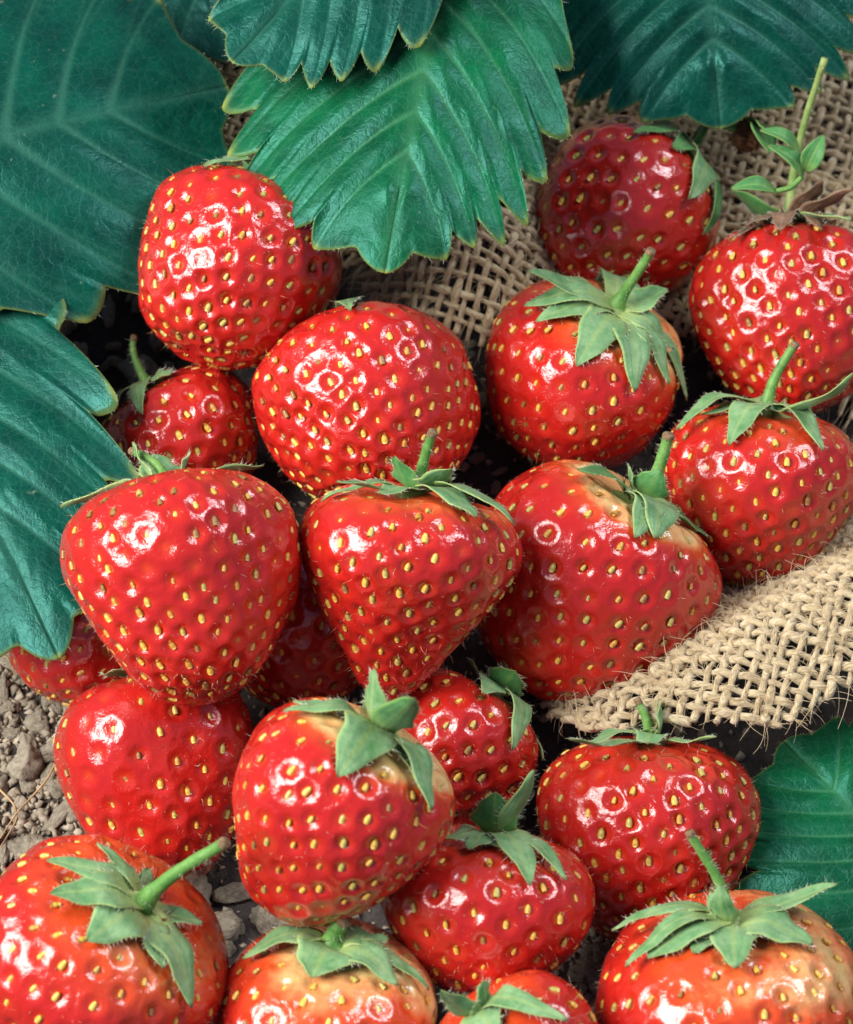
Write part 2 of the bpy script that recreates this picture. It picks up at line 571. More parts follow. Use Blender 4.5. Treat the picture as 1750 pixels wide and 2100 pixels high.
for i, (k, b) in enumerate(B.items()):
    b['seed'] = 100 + i
    a, t = math.radians(b['a']), math.radians(b['t'])
    b['A'] = unit(cam_vec(math.sin(a) * math.cos(t), math.cos(a) * math.cos(t), math.sin(t)))
    e1 = RIGHT - b['A'] * (RIGHT @ b['A'])
    b['e1'] = unit(e1)
    b['e2'] = np.cross(b['A'], b['e1'])
    b.setdefault('dent', 1.0)
    b.setdefault('q', 0.80)
    b.setdefault('sp', 4.15e-3)                # spacing of the seeds
    b.setdefault('pd', 1.0)                    # how deep the pits are
    b['pr'] = np.random.default_rng(b['seed']).random(8) * 6.28


def berry_local(b, th, ph, S):
    """smooth surface (no pits); S = metres per pixel; returns points relative to centre"""
    H, W, k = b['H'] * S, b['W'] * S, b['k']
    pr = b['pr']
    lump = 1 + 0.022 * np.sin(2 * ph + pr[0]) + 0.020 * np.sin(3 * ph + pr[1] + 1.5 * th) + 0.016 * np.sin(5 * ph + pr[2] - 2 * th) \
        + 0.02 * np.sin(2.5 * th + pr[3]) * np.sin(ph + pr[4])
    lump = 1 + (lump - 1) * np.sin(th)
    s, c = np.sin(th), np.cos(th)
    prof = np.power(np.maximum(s, 0), b['q'] + (0.94 - b['q']) * smooth01((1.57 - th) / 1.3)) * (1 + k * c - 0.10 * k * np.cos(3 * th)) / (1 + 0.32 * k * k)
    z = H * (c * (1 - 0.10 * k) - 0.02)
    z = z - b['dent'] * 0.12 * H * np.exp(-(th / 0.40) ** 2) * (1 + 0.25 * np.sin(2 * ph + pr[5]))
    rho = W * prof * lump
    return (np.cos(ph) * rho)[..., None] * b['e1'] + (np.sin(ph) * rho)[..., None] * b['e2'] + z[..., None] * b['A']


def inside_depth(b, P, C, S):
    """approx penetration (metres, >0 inside) of points P into berry b"""
    q = (P - C)
    z = q @ b['A']
    x, y = q @ b['e1'], q @ b['e2']
    H, W, k = b['H'] * S, b['W'] * S, b['k']
    d = np.sqrt(x * x + y * y + z * z)
    c = np.clip(z / (H * (1 - .1 * k)) + 0.02, -1, 1)
    th = np.arccos(c)
    rad = np.sqrt(x * x + y * y)
    lim = W * np.power(np.sin(th), b['q']) * (1 + k * c) / (1 + .32 * k * k)
    ins = (np.abs(z) < H) & (rad < lim)
    return np.where(ins, np.minimum(lim - rad, H - np.abs(z)), 0.0)


TH, PH = np.meshgrid(np.linspace(0.05, 3.09, 26), np.linspace(0, 2 * np.pi, 40, endpoint=False), indexing='ij')
placed = []
for k in ORDER:                              # let each berry sink along its line of sight until it touches ground or berry
    b = B[k]
    D = DIST - 0.11
    while D < DIST + 0.16:
        C = at_depth(*b['c'], D)
        S = mpp(D)
        P = (C + berry_local(b, TH, PH, S)).reshape(-1, 3)
        hit = (P[:, 2].min() < -0.001)
        for (o, Co, So) in placed:
            if np.linalg.norm(C - Co) > 0.075:
                continue
            if inside_depth(o, P, Co, So).max() > 0.0009:
                hit = True
                break
        if hit:
            break
        D += 0.0005
    D -= 0.0005
    b['D'], b['S'], b['C'] = D, mpp(D), at_depth(*b['c'], D)
    placed.append((b, b['C'], b['S']))
    b['base'] = b['C'].copy()
    b['base'][2] = (b['C'] + berry_local(b, TH, PH, b['S'])).reshape(-1, 3)[:, 2].min()
    print('%-14s D=%.3f z=%.4f base=%.4f W=%.1fmm' % (k, D, b['C'][2], b['base'][2], 2000 * b['W'] * b['S']))


# seeds share three meshes
def seed_mesh(name):
    segs, rings = 6, 5
    V, Q, T = [[0, 0.56, 0.0]], [], []
    for i in range(rings - 1):
        t = (i + 1) / rings * math.pi
        wd = math.sin(t) ** 0.9 * (0.50 + 0.12 * -math.cos(t))
        for j in range(segs):
            p = 2 * math.pi * j / segs
            V.append([wd * math.cos(p) * 0.62, math.cos(t) * 0.52 + 0.02, wd * math.sin(p) * 0.50])
    V.append([0, -0.52, 0.0])
    n = len(V) - 1
    for j in range(segs):
        T.append([0, 1 + j, 1 + (j + 1) % segs][::-1])
        T.append([n, n - segs + j, n - segs + (j + 1) % segs])
        for i in range(rings - 2):
            a = 1 + i * segs
            Q.append([a + j, a + (j + 1) % segs, a + segs + (j + 1) % segs, a + segs + j][::-1])
    me = mesh_np(name, np.array(V) * 0.00158, Q, T)
    return me


SEEDS = []
for mt in M_SEED:
    me = seed_mesh('seed')
    me.materials.append(mt)
    SEEDS.append(me)

GOLD = math.pi * (3 - math.sqrt(5))


def surf_frame(b, th, ph):
    e = 0.004
    p = berry_local(b, th, ph, b['S'])
    dt = berry_local(b, th + e, ph, b['S']) - berry_local(b, th - e, ph, b['S'])
    dp = berry_local(b, th, ph + e, b['S']) - berry_local(b, th, ph - e, b['S'])
    n = np.cross(dt, dp)
    n /= np.linalg.norm(n, axis=-1)[..., None] + 1e-15
    out = np.sign(np.sum(n * p, -1))[..., None]
    return p, n * np.where(out == 0, 1, out), dt


def build_berry(key, label, res=(290, 150), nseed=None):
    b = B[key]
    S, C = b['S'], b['C']
    r = np.random.default_rng(b['seed'] + 50)
    root = thing('strawberry', label, 'strawberry', b['base'], 'ripe strawberries heaped on the soil and burlap')
    off = C - b['base']                       # children are in the root's frame
    b['root'], b['off'] = root, off
    # --- seed spots: golden-angle spiral by area, closer together at the tip
    t = np.linspace(0.0, math.pi, 400)
    ring = berry_local(b, t, np.zeros_like(t), S)
    rho = np.linalg.norm(ring - (ring @ b['A'])[:, None] * b['A'], axis=1)
    ds = np.concatenate([[0], np.linalg.norm(np.diff(ring, axis=0), axis=1)])
    dens = 0.72 + 0.75 * (t / math.pi) ** 2
    cum = np.cumsum(rho * ds * dens)
    area = 2 * math.pi * np.sum(rho * ds)
    n = nseed or int(min(285, area / (b['sp'] ** 2) * 1.05))
    i = np.arange(n)
    th = np.interp((i + .5) / n * cum[-1], cum, t) + r.normal(size=n) * 0.014
    ph = i * GOLD + r.normal(size=n) * 0.03 / np.maximum(np.sin(th), .3)
    keep = (th > 0.42) & (th < 3.05)
    th, ph = th[keep], ph[keep]
    sp, sn, sd = surf_frame(b, th, ph)
    # --- flesh
    nphi, nth = res
    # rows at equal arc length
    arc = np.cumsum(ds)
    tt = np.interp(np.linspace(0, arc[-1], nth), arc, t)
    tt[0], tt[-1] = 0.004, math.pi - 0.004
    T2, P2 = np.meshgrid(tt, np.linspace(0, 2 * np.pi, nphi, endpoint=False), indexing='ij')
    p, nrm, _ = surf_frame(b, T2, P2)
    V, N = p.reshape(-1, 3), nrm.reshape(-1, 3)
    d2 = (V ** 2).sum(1)[:, None] + (sp ** 2).sum(1)[None] - 2 * V @ sp.T
    j = d2.argmin(1)
    d = np.sqrt(np.maximum(d2[np.arange(len(V)), j], 0))
    depth = (b['pd'] * 0.00066 * (0.45 + 0.85 * r.random(len(sp))))[j]
    sig = (0.00119 * (0.85 + 0.3 * r.random(len(sp))))[j]
    pit = np.exp(-(d / sig) ** 2.8)
    d2s = np.sort(np.partition(d2, 1, axis=1)[:, :2], axis=1)
    crease = np.sqrt(np.maximum(d2s[:, 1], 0)) - np.sqrt(np.maximum(d2s[:, 0], 0))
    h = -depth * pit + 0.00012 * np.exp(-((d - 0.0022) / 0.0006) ** 2)
    h *= 0.9 + 0.35 * fbm(V, 110, b['seed'] + 3, 1)
    h += 0.00036 * fbm(V / 1.0, 420, b['seed'], 2)
    V = V + N * h[:, None]
    a, reach = b['pale']
    pn = fbm(V, 150, b['seed'] + 9, 2)
    pale = a * np.clip(1.15 * (1 - smooth01((T2.ravel() - 0.38 + 0.30 * pn) / reach)), 0, 1)
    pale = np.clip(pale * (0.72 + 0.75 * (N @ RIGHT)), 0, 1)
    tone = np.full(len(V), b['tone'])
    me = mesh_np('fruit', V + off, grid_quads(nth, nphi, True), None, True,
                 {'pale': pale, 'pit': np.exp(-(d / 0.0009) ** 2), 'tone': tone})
    # close both ends
    fruit = link('fruit', me, M_FLESH, root)
    # --- seeds
    mixw = np.array([.48, .26, .17, .09]) * r.uniform(.5, 1.5, 4)
    mixw /= mixw.sum()
    for q in range(len(th)):
        o = bpy.data.objects.new('seed', SEEDS[int(r.choice(4, p=mixw))])
        z = sn[q]
        y = -sd[q] + r.normal(size=3) * 0.12 * np.linalg.norm(sd[q])
        y = unit(y - z * (y @ z))
        x = np.cross(y, z)
        s = 0.76 + 0.42 * r.random()
        pos = sp[q] + off - z * 0.00036
        o.matrix_local = Matrix(((x[0] * s, y[0] * s, z[0] * s, pos[0]), (x[1] * s, y[1] * s, z[1] * s, pos[1]),
                                 (x[2] * s, y[2] * s, z[2] * s, pos[2]), (0, 0, 0, 1)))
        o.parent = fruit
        COL.objects.link(o)
    # --- down and dried styles
    m = 1100
    hth, hph = np.arccos(1 - 2 * r.random(m)), r.random(m) * 6.283
    hp, hn, hd = surf_frame(b, hth, hph)
    D = hn + r.normal(size=(m, 3)) * 0.5
    D /= np.linalg.norm(D, axis=1)[:, None]
    bt = Batch()
    bt.add(*blades(hp + off - hn * 0.0003, D, 0.0005 + 0.0008 * r.random(m), 0.00005))
    link('down_hairs', bt.mesh('down_hairs'), M_HAIR, fruit, kind='stuff')
    pick = r.permutation(len(sp))[:int(len(sp) * 0.45)]
    D = sn[pick] * 0.7 + r.normal(size=(len(pick), 3)) * 0.7
    D /= np.linalg.norm(D, axis=1)[:, None]
    bt = Batch()
    bt.add(*blades(sp[pick] + off - sn[pick] * 0.0003, D, 0.001 + 0.001 * r.random(len(pick)), 0.00011))
    link('dried_styles', bt.mesh('dried_styles'), M_STYLE, fruit, kind='stuff')
    return root


# ---------------------------------------------------------------- calyx, sepals, stem
def sepal_path(b, ph, L, mode, p0, p1, n=16, sway=0.0):
    """centre line of a sepal in berry space (relative to berry centre), plus outward normals"""
    S = b['S']
    s = np.linspace(0, 1, n)
    if mode == 'lie':                         # draped over the flesh, tip lifted by p1 mm
        t = np.linspace(0.04, 2.2, 120)
        pts, nr, _ = surf_frame(b, t, np.full_like(t, ph))
        arc = np.concatenate([[0], np.cumsum(np.linalg.norm(np.diff(pts, axis=0), axis=1))])
        tt = np.interp(s * L, arc, t)
        dph = sway * s ** 2
        P, Nn, _ = surf_frame(b, tt, ph + dph)
        lift = (0.0009 + 0.0009 * np.sin(np.pi * np.clip(s * 1.4, 0, 1)) + p0 * 1e-3 * np.sin(np.pi * s) + p1 * 1e-3 * s ** 3)
        Nn = Nn * (0.7 + 0.3 * s)[:, None] + b['A'] * 0.5 * (1 - s)[:, None]
        Nn /= np.linalg.norm(Nn, axis=1)[:, None]
        return P + Nn * lift[:, None], Nn
    rad = math.cos(ph) * b['e1'] + math.sin(ph) * b['e2']
    psi = np.radians(p0 + (p1 - p0) * s)
    dr, da = np.cos(psi), np.sin(psi)
    step = L / (n - 1)
    r0 = berry_local(b, np.array([0.30]), np.array([ph]), S)[0]
    start = b['A'] * (r0 @ b['A'] + 0.0006) + rad * 0.0012
    R = np.concatenate([[0], np.cumsum((dr[1:] + dr[:-1]) / 2)]) * step
    A_ = np.concatenate([[0], np.cumsum((da[1:] + da[:-1]) / 2)]) * step
    tang = np.cross(b['A'], rad)
    P = start + R[:, None] * rad + A_[:, None] * b['A'] + tang * (sway * L * s ** 2)[:, None]
    Nn = -da[:, None] * rad + dr[:, None] * b['A']
    return P, Nn


def add_sepal(b, calyx, tip, mode='lie', p0=0.0, p1=0.4, wid=34, sway=0.0, mat=None, Lr=(0.006, 0.024), twist=0.0, name='sepal', cup=0.25):
    tip = np.array(tip, float)
    phs = np.linspace(0, 2 * np.pi, 180, endpoint=False)
    if mode == 'lie':
        if 'tab' not in b:
            tg, pg = np.meshgrid(np.linspace(0.04, 2.2, 110), phs, indexing='ij')
            pts, nr, _ = surf_frame(b, tg, pg)
            arc = np.concatenate([np.zeros((1, 180)), np.cumsum(np.linalg.norm(np.diff(pts, axis=0), axis=2), 0)])
            b['tab'] = (pts, nr, arc)
        pts, nr, arc = b['tab']
        E = pts + nr * (0.0009 + p1 * 1e-3)
        Lg, Pg = arc, np.broadcast_to(phs - sway, arc.shape)
    else:
        Ls_ = np.linspace(*Lr, 50)
        s = np.linspace(0, 1, 16)
        psi = np.radians(p0 + (p1 - p0) * s)
        R1, A1 = [np.sum((f[1:] + f[:-1]) / 2) / 15 for f in (np.cos(psi), np.sin(psi))]
        rad = np.cos(phs)[:, None] * b['e1'] + np.sin(phs)[:, None] * b['e2']
        z0 = berry_local(b, np.full(180, 0.30), phs, b['S']) @ b['A'] + 0.0006
        st = b['A'] * z0[:, None] + rad * 0.0012
        E = st[None] + Ls_[:, None, None] * (R1 * rad + A1 * b['A'] + sway * np.cross(b['A'], rad))[None]
        Lg, Pg = np.broadcast_to(Ls_[:, None], E.shape[:2]), np.broadcast_to(phs, E.shape[:2])
    err = np.sum((project(E + b['C']) - tip) ** 2, -1) + 3000 * np.maximum(0, E @ FWD)
    err = err + 1e9 * ((Lg < Lr[0]) | (Lg > Lr[1]))
    ij = np.unravel_index(err.argmin(), err.shape)
    ph, L = float(Pg[ij]), float(Lg[ij])
    n, m = 22, 9
    P, Nn = sepal_path(b, ph, L, mode, p0, p1, n, sway)
    T = np.gradient(P, axis=0)
    T /= np.linalg.norm(T, axis=1)[:, None]
    Nn = Nn - T * np.sum(Nn * T, 1)[:, None]
    Nn /= np.linalg.norm(Nn, axis=1)[:, None]
    X = np.cross(T, Nn)
    s = np.linspace(0, 1, n)
    tw = np.radians(twist) * s ** 1.5
    X, Nn = X * np.cos(tw)[:, None] + Nn * np.sin(tw)[:, None], Nn * np.cos(tw)[:, None] - X * np.sin(tw)[:, None]
    r = np.random.default_rng(int(abs(tip[0] * 7 + tip[1])))
    W = 1.28 * wid * b['S'] * (0.50 + 0.50 * smooth01(s / 0.42)) * np.power(np.clip(1 - s ** 2.1, 0, 1), 0.85) + 0.00012
    u = np.linspace(-1, 1, m)
    edge = 1 + 0.07 * np.sin(s * 17 + r.random() * 6)[:, None] * np.sign(u)[None]
    rip = 0.00030 * np.sin(s * 11 + r.random() * 6)[:, None] * np.abs(u)[None] ** 2
    fold = cup * W[:, None] * (np.abs(u)[None] ** 1.5) * (1 - 2 * (mode == 'lie') * smooth01(s * 3)[:, None] * 0.45)
    top = P[:, None] + X[:, None] * (W[:, None] * u[None] * edge)[..., None] + Nn[:, None] * (fold + rip)[..., None]
    bot = top - Nn[:, None] * 0.00016
    V = np.concatenate([top.reshape(-1, 3), bot.reshape(-1, 3)]) + b['off']
    q1 = grid_quads(n, m)
    q2 = q1[:, ::-1] + n * m
    rim = np.concatenate([np.arange(m), m - 1 + m * np.arange(1, n), (n - 1) * m + np.arange(m - 2, -1, -1), m * np.arange(n - 2, 0, -1)])
    rn = np.roll(rim, -1)
    q3 = np.stack([rim, rim + n * m, rn + n * m, rn], -1)
    att = {'across': np.tile(np.tile(u, n), 2), 'along': np.tile(np.repeat(s, m), 2)}
    me = mesh_np(name, V, np.vstack([q1, q2, q3]), None, True, att)
    o = link(name, me, mat or M_SEPAL, calyx)
    # pale down on the margins
    k = 80
    ii = r.integers(2, n - 1, k)
    sg = r.choice([0, m - 1], k)
    Pm = top[ii, sg] + b['off']
    D = X[ii] * np.where(sg == 0, -1, 1)[:, None] + T[ii] * 0.7 + r.normal(size=(k, 3)) * 0.35
    D /= np.linalg.norm(D, axis=1)[:, None]
    return (Pm, D)


def add_calyx(key, sepals, stem=None, mat=None, disc=46, stem_mat=None, stem_r=12, cmat=None, cut=True, stamens=0):
    """sepals: list of dicts for add_sepal; stem: (tip px, metres toward camera, bend)"""
    b = B[key]
    S = b['S']
    top = berry_local(b, np.array([0.02]), np.array([0.0]), S)[0]
    rim0 = berry_local(b, np.array([0.30]), np.array([0.0]), S)[0]
    # crown: a low domed disc with scalloped edge
    n, m = 9, 24
    rr = np.linspace(0.03, 1, n)
    pa = np.linspace(0, 2 * np.pi, m, endpoint=False)
    Rr = disc * S * rr[:, None] * (1 + 0.16 * np.sin(5 * pa + b['seed'])[None] * rr[:, None] ** 2)
    hmax = rim0 @ b['A'] + 0.0014
    Hh = hmax - 0.0006 - (0.0012 * rr[:, None] ** 2) + 0 * pa[None] + 0.0016 * np.exp(-(rr[:, None] / .28) ** 2)
    V = Rr[..., None] * (np.cos(pa)[None, :, None] * b['e1'] + np.sin(pa)[None, :, None] * b['e2']) + Hh[..., None] * b['A']
    V = V.reshape(-1, 3)
    low = V[-m:] - b['A'] * 0.0026
    low = low * 1.0
    q = grid_quads(n + 1, m, True)
    cal = link('calyx', mesh_np('calyx', np.vstack([V, low]) + b['off'], q), cmat or M_STEM_PALE, b['root'])
    if stamens:
        an = rng.random(stamens) * 6.283
        rd = np.cos(an)[:, None] * b['e1'] + np.sin(an)[:, None] * b['e2']
        D = rd * rng.uniform(.2, 1.0, (stamens, 1)) + b['A'] * rng.uniform(.3, 1.0, (stamens, 1)) + rng.normal(size=(stamens, 3)) * .2
        D /= np.linalg.norm(D, axis=1)[:, None]
        bt = Batch()
        bt.add(*blades(rd * disc * S * rng.uniform(.5, 1.0, (stamens, 1)) + b['A'] * (hmax - 0.0012) + b['off'], D, rng.uniform(.0015, .0035, stamens), 0.0004))
        link('dried_stamens', bt.mesh('dried_stamens'), M_DRY, cal, kind='stuff')
    hp, hd = [], []
    for sd in sepals:
        sd = dict(sd)
        a, c = add_sepal(b, cal, sd.pop('tip'), mat=sd.pop('mat', mat), **sd)
        hp.append(a)
        hd.append(c)
    if stem:
        tip, toward, bend = stem
        p0 = b['C'] + b['A'] * (hmax - 0.0008)
        Dp = (p0 - EYE) @ FWD
        p3 = at_depth(*tip, Dp - toward)
        Ls = np.linalg.norm(p3 - p0)
        p1 = p0 + b['A'] * Ls * 0.4
        p2 = p3 - unit(p3 - p1) * Ls * 0.3 + RIGHT * bend
        s = np.linspace(0, 1, 22)[:, None]
        P = (1 - s) ** 3 * p0 + 3 * s * (1 - s) ** 2 * p1 + 3 * s * s * (1 - s) * p2 + s ** 3 * p3
        R = 0.80 * stem_r * S * (1 + 1.1 * np.exp(-(s[:, 0] / 0.12)) - 0.12 * s[:, 0] + 0.04 * np.sin(s[:, 0] * 21))
        V, q, t = tube(P - b['base'], R, 12)
        st = link('stem', mesh_np('stem', V, q, t), stem_mat or M_STEM, b['root'])
        if cut:
            e = unit(P[-1] - P[-3])
            s2 = np.linspace(-0.0009, 0.0003, 5)[:, None]
            V, q, t = tube(P[-1] + e * s2 - b['base'], R[-1] * np.array([0.98, 1.02, 1.05, 1.04, .9]), 12)
            link('cut_end', mesh_np('cut_end', V, q, t), M_CUT, st)
        T, Nn, Bn = frames(P)
        k = 90
        ii = rng.integers(1, 21, k)
        an = rng.random(k) * 6.28
        D = np.cos(an)[:, None] * Nn[ii] + np.sin(an)[:, None] * Bn[ii]
        hp.append(P[ii] + D * R[ii][:, None] * .9 - b['base'])
        hd.append(D)
    if hp:
        hp, hd = np.vstack(hp), np.vstack(hd)
        bt = Batch()
        bt.add(*blades(hp, hd, 0.0004 + 0.0007 * rng.random(len(hp)), 0.00005))
        link('down_hairs', bt.mesh('down_hairs'), M_HAIR_G, cal, kind='stuff')
    return cal


def lie(x, y, wid=34, p1=0.4, p0=0.0, **k):
    return dict(tip=(x, y), mode='lie', p0=p0, p1=p1, wid=wid, **k)


def free(x, y, p0, p1, wid=34, **k):
    return dict(tip=(x, y), mode='free', p0=p0, p1=p1, wid=wid, **k)


LABELS = {
    'shade_left': 'shaded dark red strawberry tucked beneath two larger ones beside the toothed leaf',
    'back_right': 'dusky red strawberry half in leaf shadow lying on burlap under the leaves',
    'right_edge': 'glossy red strawberry with dried brown crown and long pale stalk',
    'under_leaf': 'red strawberry mostly hidden below the pointed leaf tip above the bare soil',
    'lower_left': 'smooth deep red strawberry lying on the grey soil clods, calyx hidden',
    'deep_mid': 'dark strawberry deep in the gap beneath the two biggest pointed strawberries',
    'behind_mid': 'small dark red strawberry wedged behind others with sepals along its side',
    'right_mid': 'red strawberry with curled grey green sepals and short cut stem beside burlap',
    'centre': 'wide bright red strawberry in the middle of the heap with its calyx hidden behind',
    'upper_left': 'round bright red strawberry directly under the edge of the large central leaf',
    'big_mid': 'large red strawberry with pale shoulder, torn withered sepals and a thick cut stem',
    'calyx_top': 'red strawberry with a full star of pale sepals facing up and upright stem',
    'lower_right': 'plump red strawberry with one upright curled sepal in front of the burlap fold',
    'low_mid': 'squat red strawberry with pointed sepals hanging over its top and no stem',
    'bottom_pale': 'half ripe strawberry with pale yellow orange shoulders and broad green sepals',
    'bottom_cut': 'orange shouldered strawberry with curling sepals, only its top in view',
    'bottom_left': 'large strawberry with long curved hairy stem and swept sepals next to the soil',
    'front_mid': 'pointed red strawberry with cream yellow shoulder under a bright green calyx',
    'cone_mid': 'cone shaped red strawberry with yellow seeds, orange top and thin upright stem',
    'big_left': 'big broad strawberry with stubby sepals behind its top, beside the toothed leaf',
    'bottom_right': 'very large orange red strawberry with wide flat sepals and tall bent stem',
}
LOWRES = {'deep_mid', 'behind_mid', 'under_leaf', 'shade_left', 'bottom_cut'}
for key in ORDER:
    build_berry(key, LABELS[key], (220, 110) if key in LOWRES else (290, 150))

add_calyx('upper_left', [free(535, 330, 10, 30, 30), free(490, 300, 10, 40, 26, mat=M_SEPAL_DK), lie(620, 380, 34), lie(420, 345, 24)])
add_calyx('shade_left', [lie(215, 845, 20), lie(350, 765, 22), free(255, 800, 0, -30, 16), lie(290, 850, 18)], stem=((275, 690), 0.0, -.001), stem_r=10)
add_calyx('centre', [free(695, 640, 20, 60, 26), free(820, 640, 10, 30, 14), lie(545, 790, 18), lie(720, 640, 22)])
add_calyx('calyx_top', [free(1083, 556, 12, 4, 30), lie(1075, 630, 30, 1.6, 1.0), lie(1100, 658, 30, 1.0), lie(1180, 752, 40, .5),
                        lie(1305, 803, 36, .5), lie(1375, 790, 24, .8), free(1408, 822, 4, -60, 22, Lr=(.01, .03)), lie(1380, 715, 30, .6),
                        free(1368, 590, 25, 55, 32), lie(1330, 640, 26), lie(1210, 620, 28)],
          stem=((1336, 514), 0.008, .0006), stem_r=13, disc=64)
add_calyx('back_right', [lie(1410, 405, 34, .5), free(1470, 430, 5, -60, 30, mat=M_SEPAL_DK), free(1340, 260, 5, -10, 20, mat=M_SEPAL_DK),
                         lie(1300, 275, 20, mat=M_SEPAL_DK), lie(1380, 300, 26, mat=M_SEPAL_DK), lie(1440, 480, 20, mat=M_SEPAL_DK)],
          stem=((1450, 250), -0.004, 0), mat=M_SEPAL)
add_calyx('right_edge', [free(1503, 388, 28, 30, 30, mat=M_SEPAL_DK), 
                         free(1490, 478, -5, -25, 12, mat=M_SEPAL_DRY), free(1750, 388, 20, 10, 26, mat=M_SEPAL_DRY),
                         free(1745, 440, 0, -20, 24), free(1690, 372, 30, 20, 24, mat=M_SEPAL_DRY), lie(1530, 462, 22, 1.5, mat=M_SEPAL_DRY), lie(1690, 470, 18, mat=M_SEPAL_DRY),
                         lie(1600, 475, 24, 1.5, mat=M_SEPAL_DRY)],
          stem=((1692, 120), 0.012, .0004), cmat=M_DRY, disc=95, stem_mat=M_STEM_PALE, stem_r=10, cut=False, stamens=170)
add_calyx('right_mid', [lie(1385, 880, 24, 2.5, 1.6), lie(1495, 915, 34, .5, .5), lie(1690, 925, 24, .6, .6), free(1750, 765, 2, 45, 20, Lr=(.012, .03)),
                        lie(1520, 820, 24), lie(1610, 840, 30, 1.0), lie(1650, 830, 20), lie(1440, 850, 20, 1.)],
          stem=((1632, 705), 0.004, 0), stem_r=13, disc=60)
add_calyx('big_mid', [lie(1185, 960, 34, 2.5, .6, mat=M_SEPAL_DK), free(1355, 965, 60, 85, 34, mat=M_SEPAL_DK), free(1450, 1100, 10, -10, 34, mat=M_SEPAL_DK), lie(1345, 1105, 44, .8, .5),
                      free(1240, 965, 30, 60, 18), lie(1300, 1100, 34, .5)],
          stem=((1372, 892), 0.004, 0), stem_r=17, disc=56, mat=M_SEPAL, stamens=30)
add_calyx('cone_mid', [free(692, 985, 2, 8, 18), free(810, 935, 35, 60, 30, mat=M_SEPAL_DK), free(925, 960, 30, 50, 40), lie(1055, 1075, 28, 2.5, .8),
                       lie(975, 1060, 40, .5), lie(780, 1010, 30), lie(660, 1030, 14)],
          stem=((888, 886), 0.004, 0), stem_r=14, disc=50)
add_calyx('big_left', [free(312, 930, 40, 70, 40), free(415, 938, 40, 70, 34), free(540, 955, 10, 5, 24), free(125, 1040, 5, -5, 30, Lr=(.01, .03)), free(200, 1010, 15, 5, 26), free(262, 915, 55, 85, 16)],
          stem=((270, 925), -.004, 0))
add_calyx('under_leaf', [lie(240, 1200, 24)])
add_calyx('lower_left', [free(215, 1385, 5, -10, 26), lie(290, 1385, 26), lie(330, 1390, 26)])
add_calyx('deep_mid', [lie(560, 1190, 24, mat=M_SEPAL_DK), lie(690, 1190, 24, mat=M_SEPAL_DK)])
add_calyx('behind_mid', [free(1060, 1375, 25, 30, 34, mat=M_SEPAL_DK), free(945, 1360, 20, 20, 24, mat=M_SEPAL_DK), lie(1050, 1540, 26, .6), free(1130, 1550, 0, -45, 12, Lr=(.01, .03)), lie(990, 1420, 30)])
add_calyx('lower_right', [free(1390, 1435, 60, 120, 36), free(1170, 1550, 0, 15, 14, Lr=(.01, .03)), lie(1200, 1525, 26), free(1470, 1510, 2, 20, 12), lie(1330, 1525, 26)],
          stem=((1307, 1435), 0.0, 0), stem_r=11)
add_calyx('low_mid', [free(1018, 1625, 55, 80, 42, mat=M_SEPAL_DK), free(1095, 1580, 50, 60, 20), lie(905, 1720, 30, .5), lie(1088, 1815, 34, .6),
                      lie(1165, 1805, 22, .9), lie(960, 1740, 30), lie(1040, 1740, 30)], disc=44)
add_calyx('front_mid', [lie(693, 1595, 54, .6, .6), free(772, 1372, 55, 70, 40), free(852, 1430, 30, 40, 36, mat=M_SEPAL_DK), lie(585, 1460, 24, .6, .5), free(600, 1435, 5, -15, 18),
                        lie(885, 1660, 34, 1.2, .6), free(925, 1680, -15, -70, 18, Lr=(.01, .03)), lie(860, 1600, 34, .6), lie(745, 1470, 30)],
          disc=66, stem=((803, 1480), 0.002, 0), stem_r=16)
add_calyx('bottom_left', [lie(95, 1765, 28, 1.8, 1.2), lie(100, 1832, 40, 1.8, 1.0), lie(180, 1930, 50, .6, .6), lie(200, 1725, 16, 2.5, 1.5), lie(300, 1790, 24), lie(395, 2065, 36, .6),
                          free(420, 1892, 5, 20, 20), lie(335, 1985, 30, .4)],
          stem=((462, 1728), 0.010, .0008), stem_r=17, disc=60, stamens=40)
add_calyx('bottom_pale', [lie(497, 1965, 30, .7, .8), lie(640, 2005, 56, .6, .6), lie(820, 2020, 36, .6, .5), lie(880, 2030, 18, .6), lie(560, 1925, 22, .6), lie(800, 1925, 30, .6)],
          stem=((708, 1885), 0.003, 0), stem_r=22, disc=70)
add_calyx('bottom_right', [lie(1255, 1905, 20, 3.0, 1.5), lie(1285, 1985, 22, 1.6, 1.5), lie(1330, 1968, 50, .8, .6), lie(1510, 1985, 46, 1.2, .5), lie(1665, 1940, 50, .6, .6),
                           free(1720, 1810, 10, 16, 26, Lr=(.01, .03)), free(1685, 1830, 8, 0, 16), free(1478, 1815, 45, 100, 26), free(1362, 1868, 25, 130, 24), lie(1420, 1950, 34)],
          stem=((1415, 1708), 0.004, -.0008), stem_r=13, disc=64)
add_calyx('bottom_cut', [free(905, 2030, 45, 80, 24), free(1000, 2025, 45, 70, 34), lie(1165, 2095, 26, 2.5, 1.0), free(1080, 2060, 10, -10, 16), lie(1020, 2120, 40)])


# ================================================================ leaves
def curve_fn(pts):
    x = np.array([p[0] for p in pts])
    y = np.array([p[1] for p in pts])
    c = np.polyfit(x, y, len(pts) - 1)
    return lambda t: np.polyval(c, t)


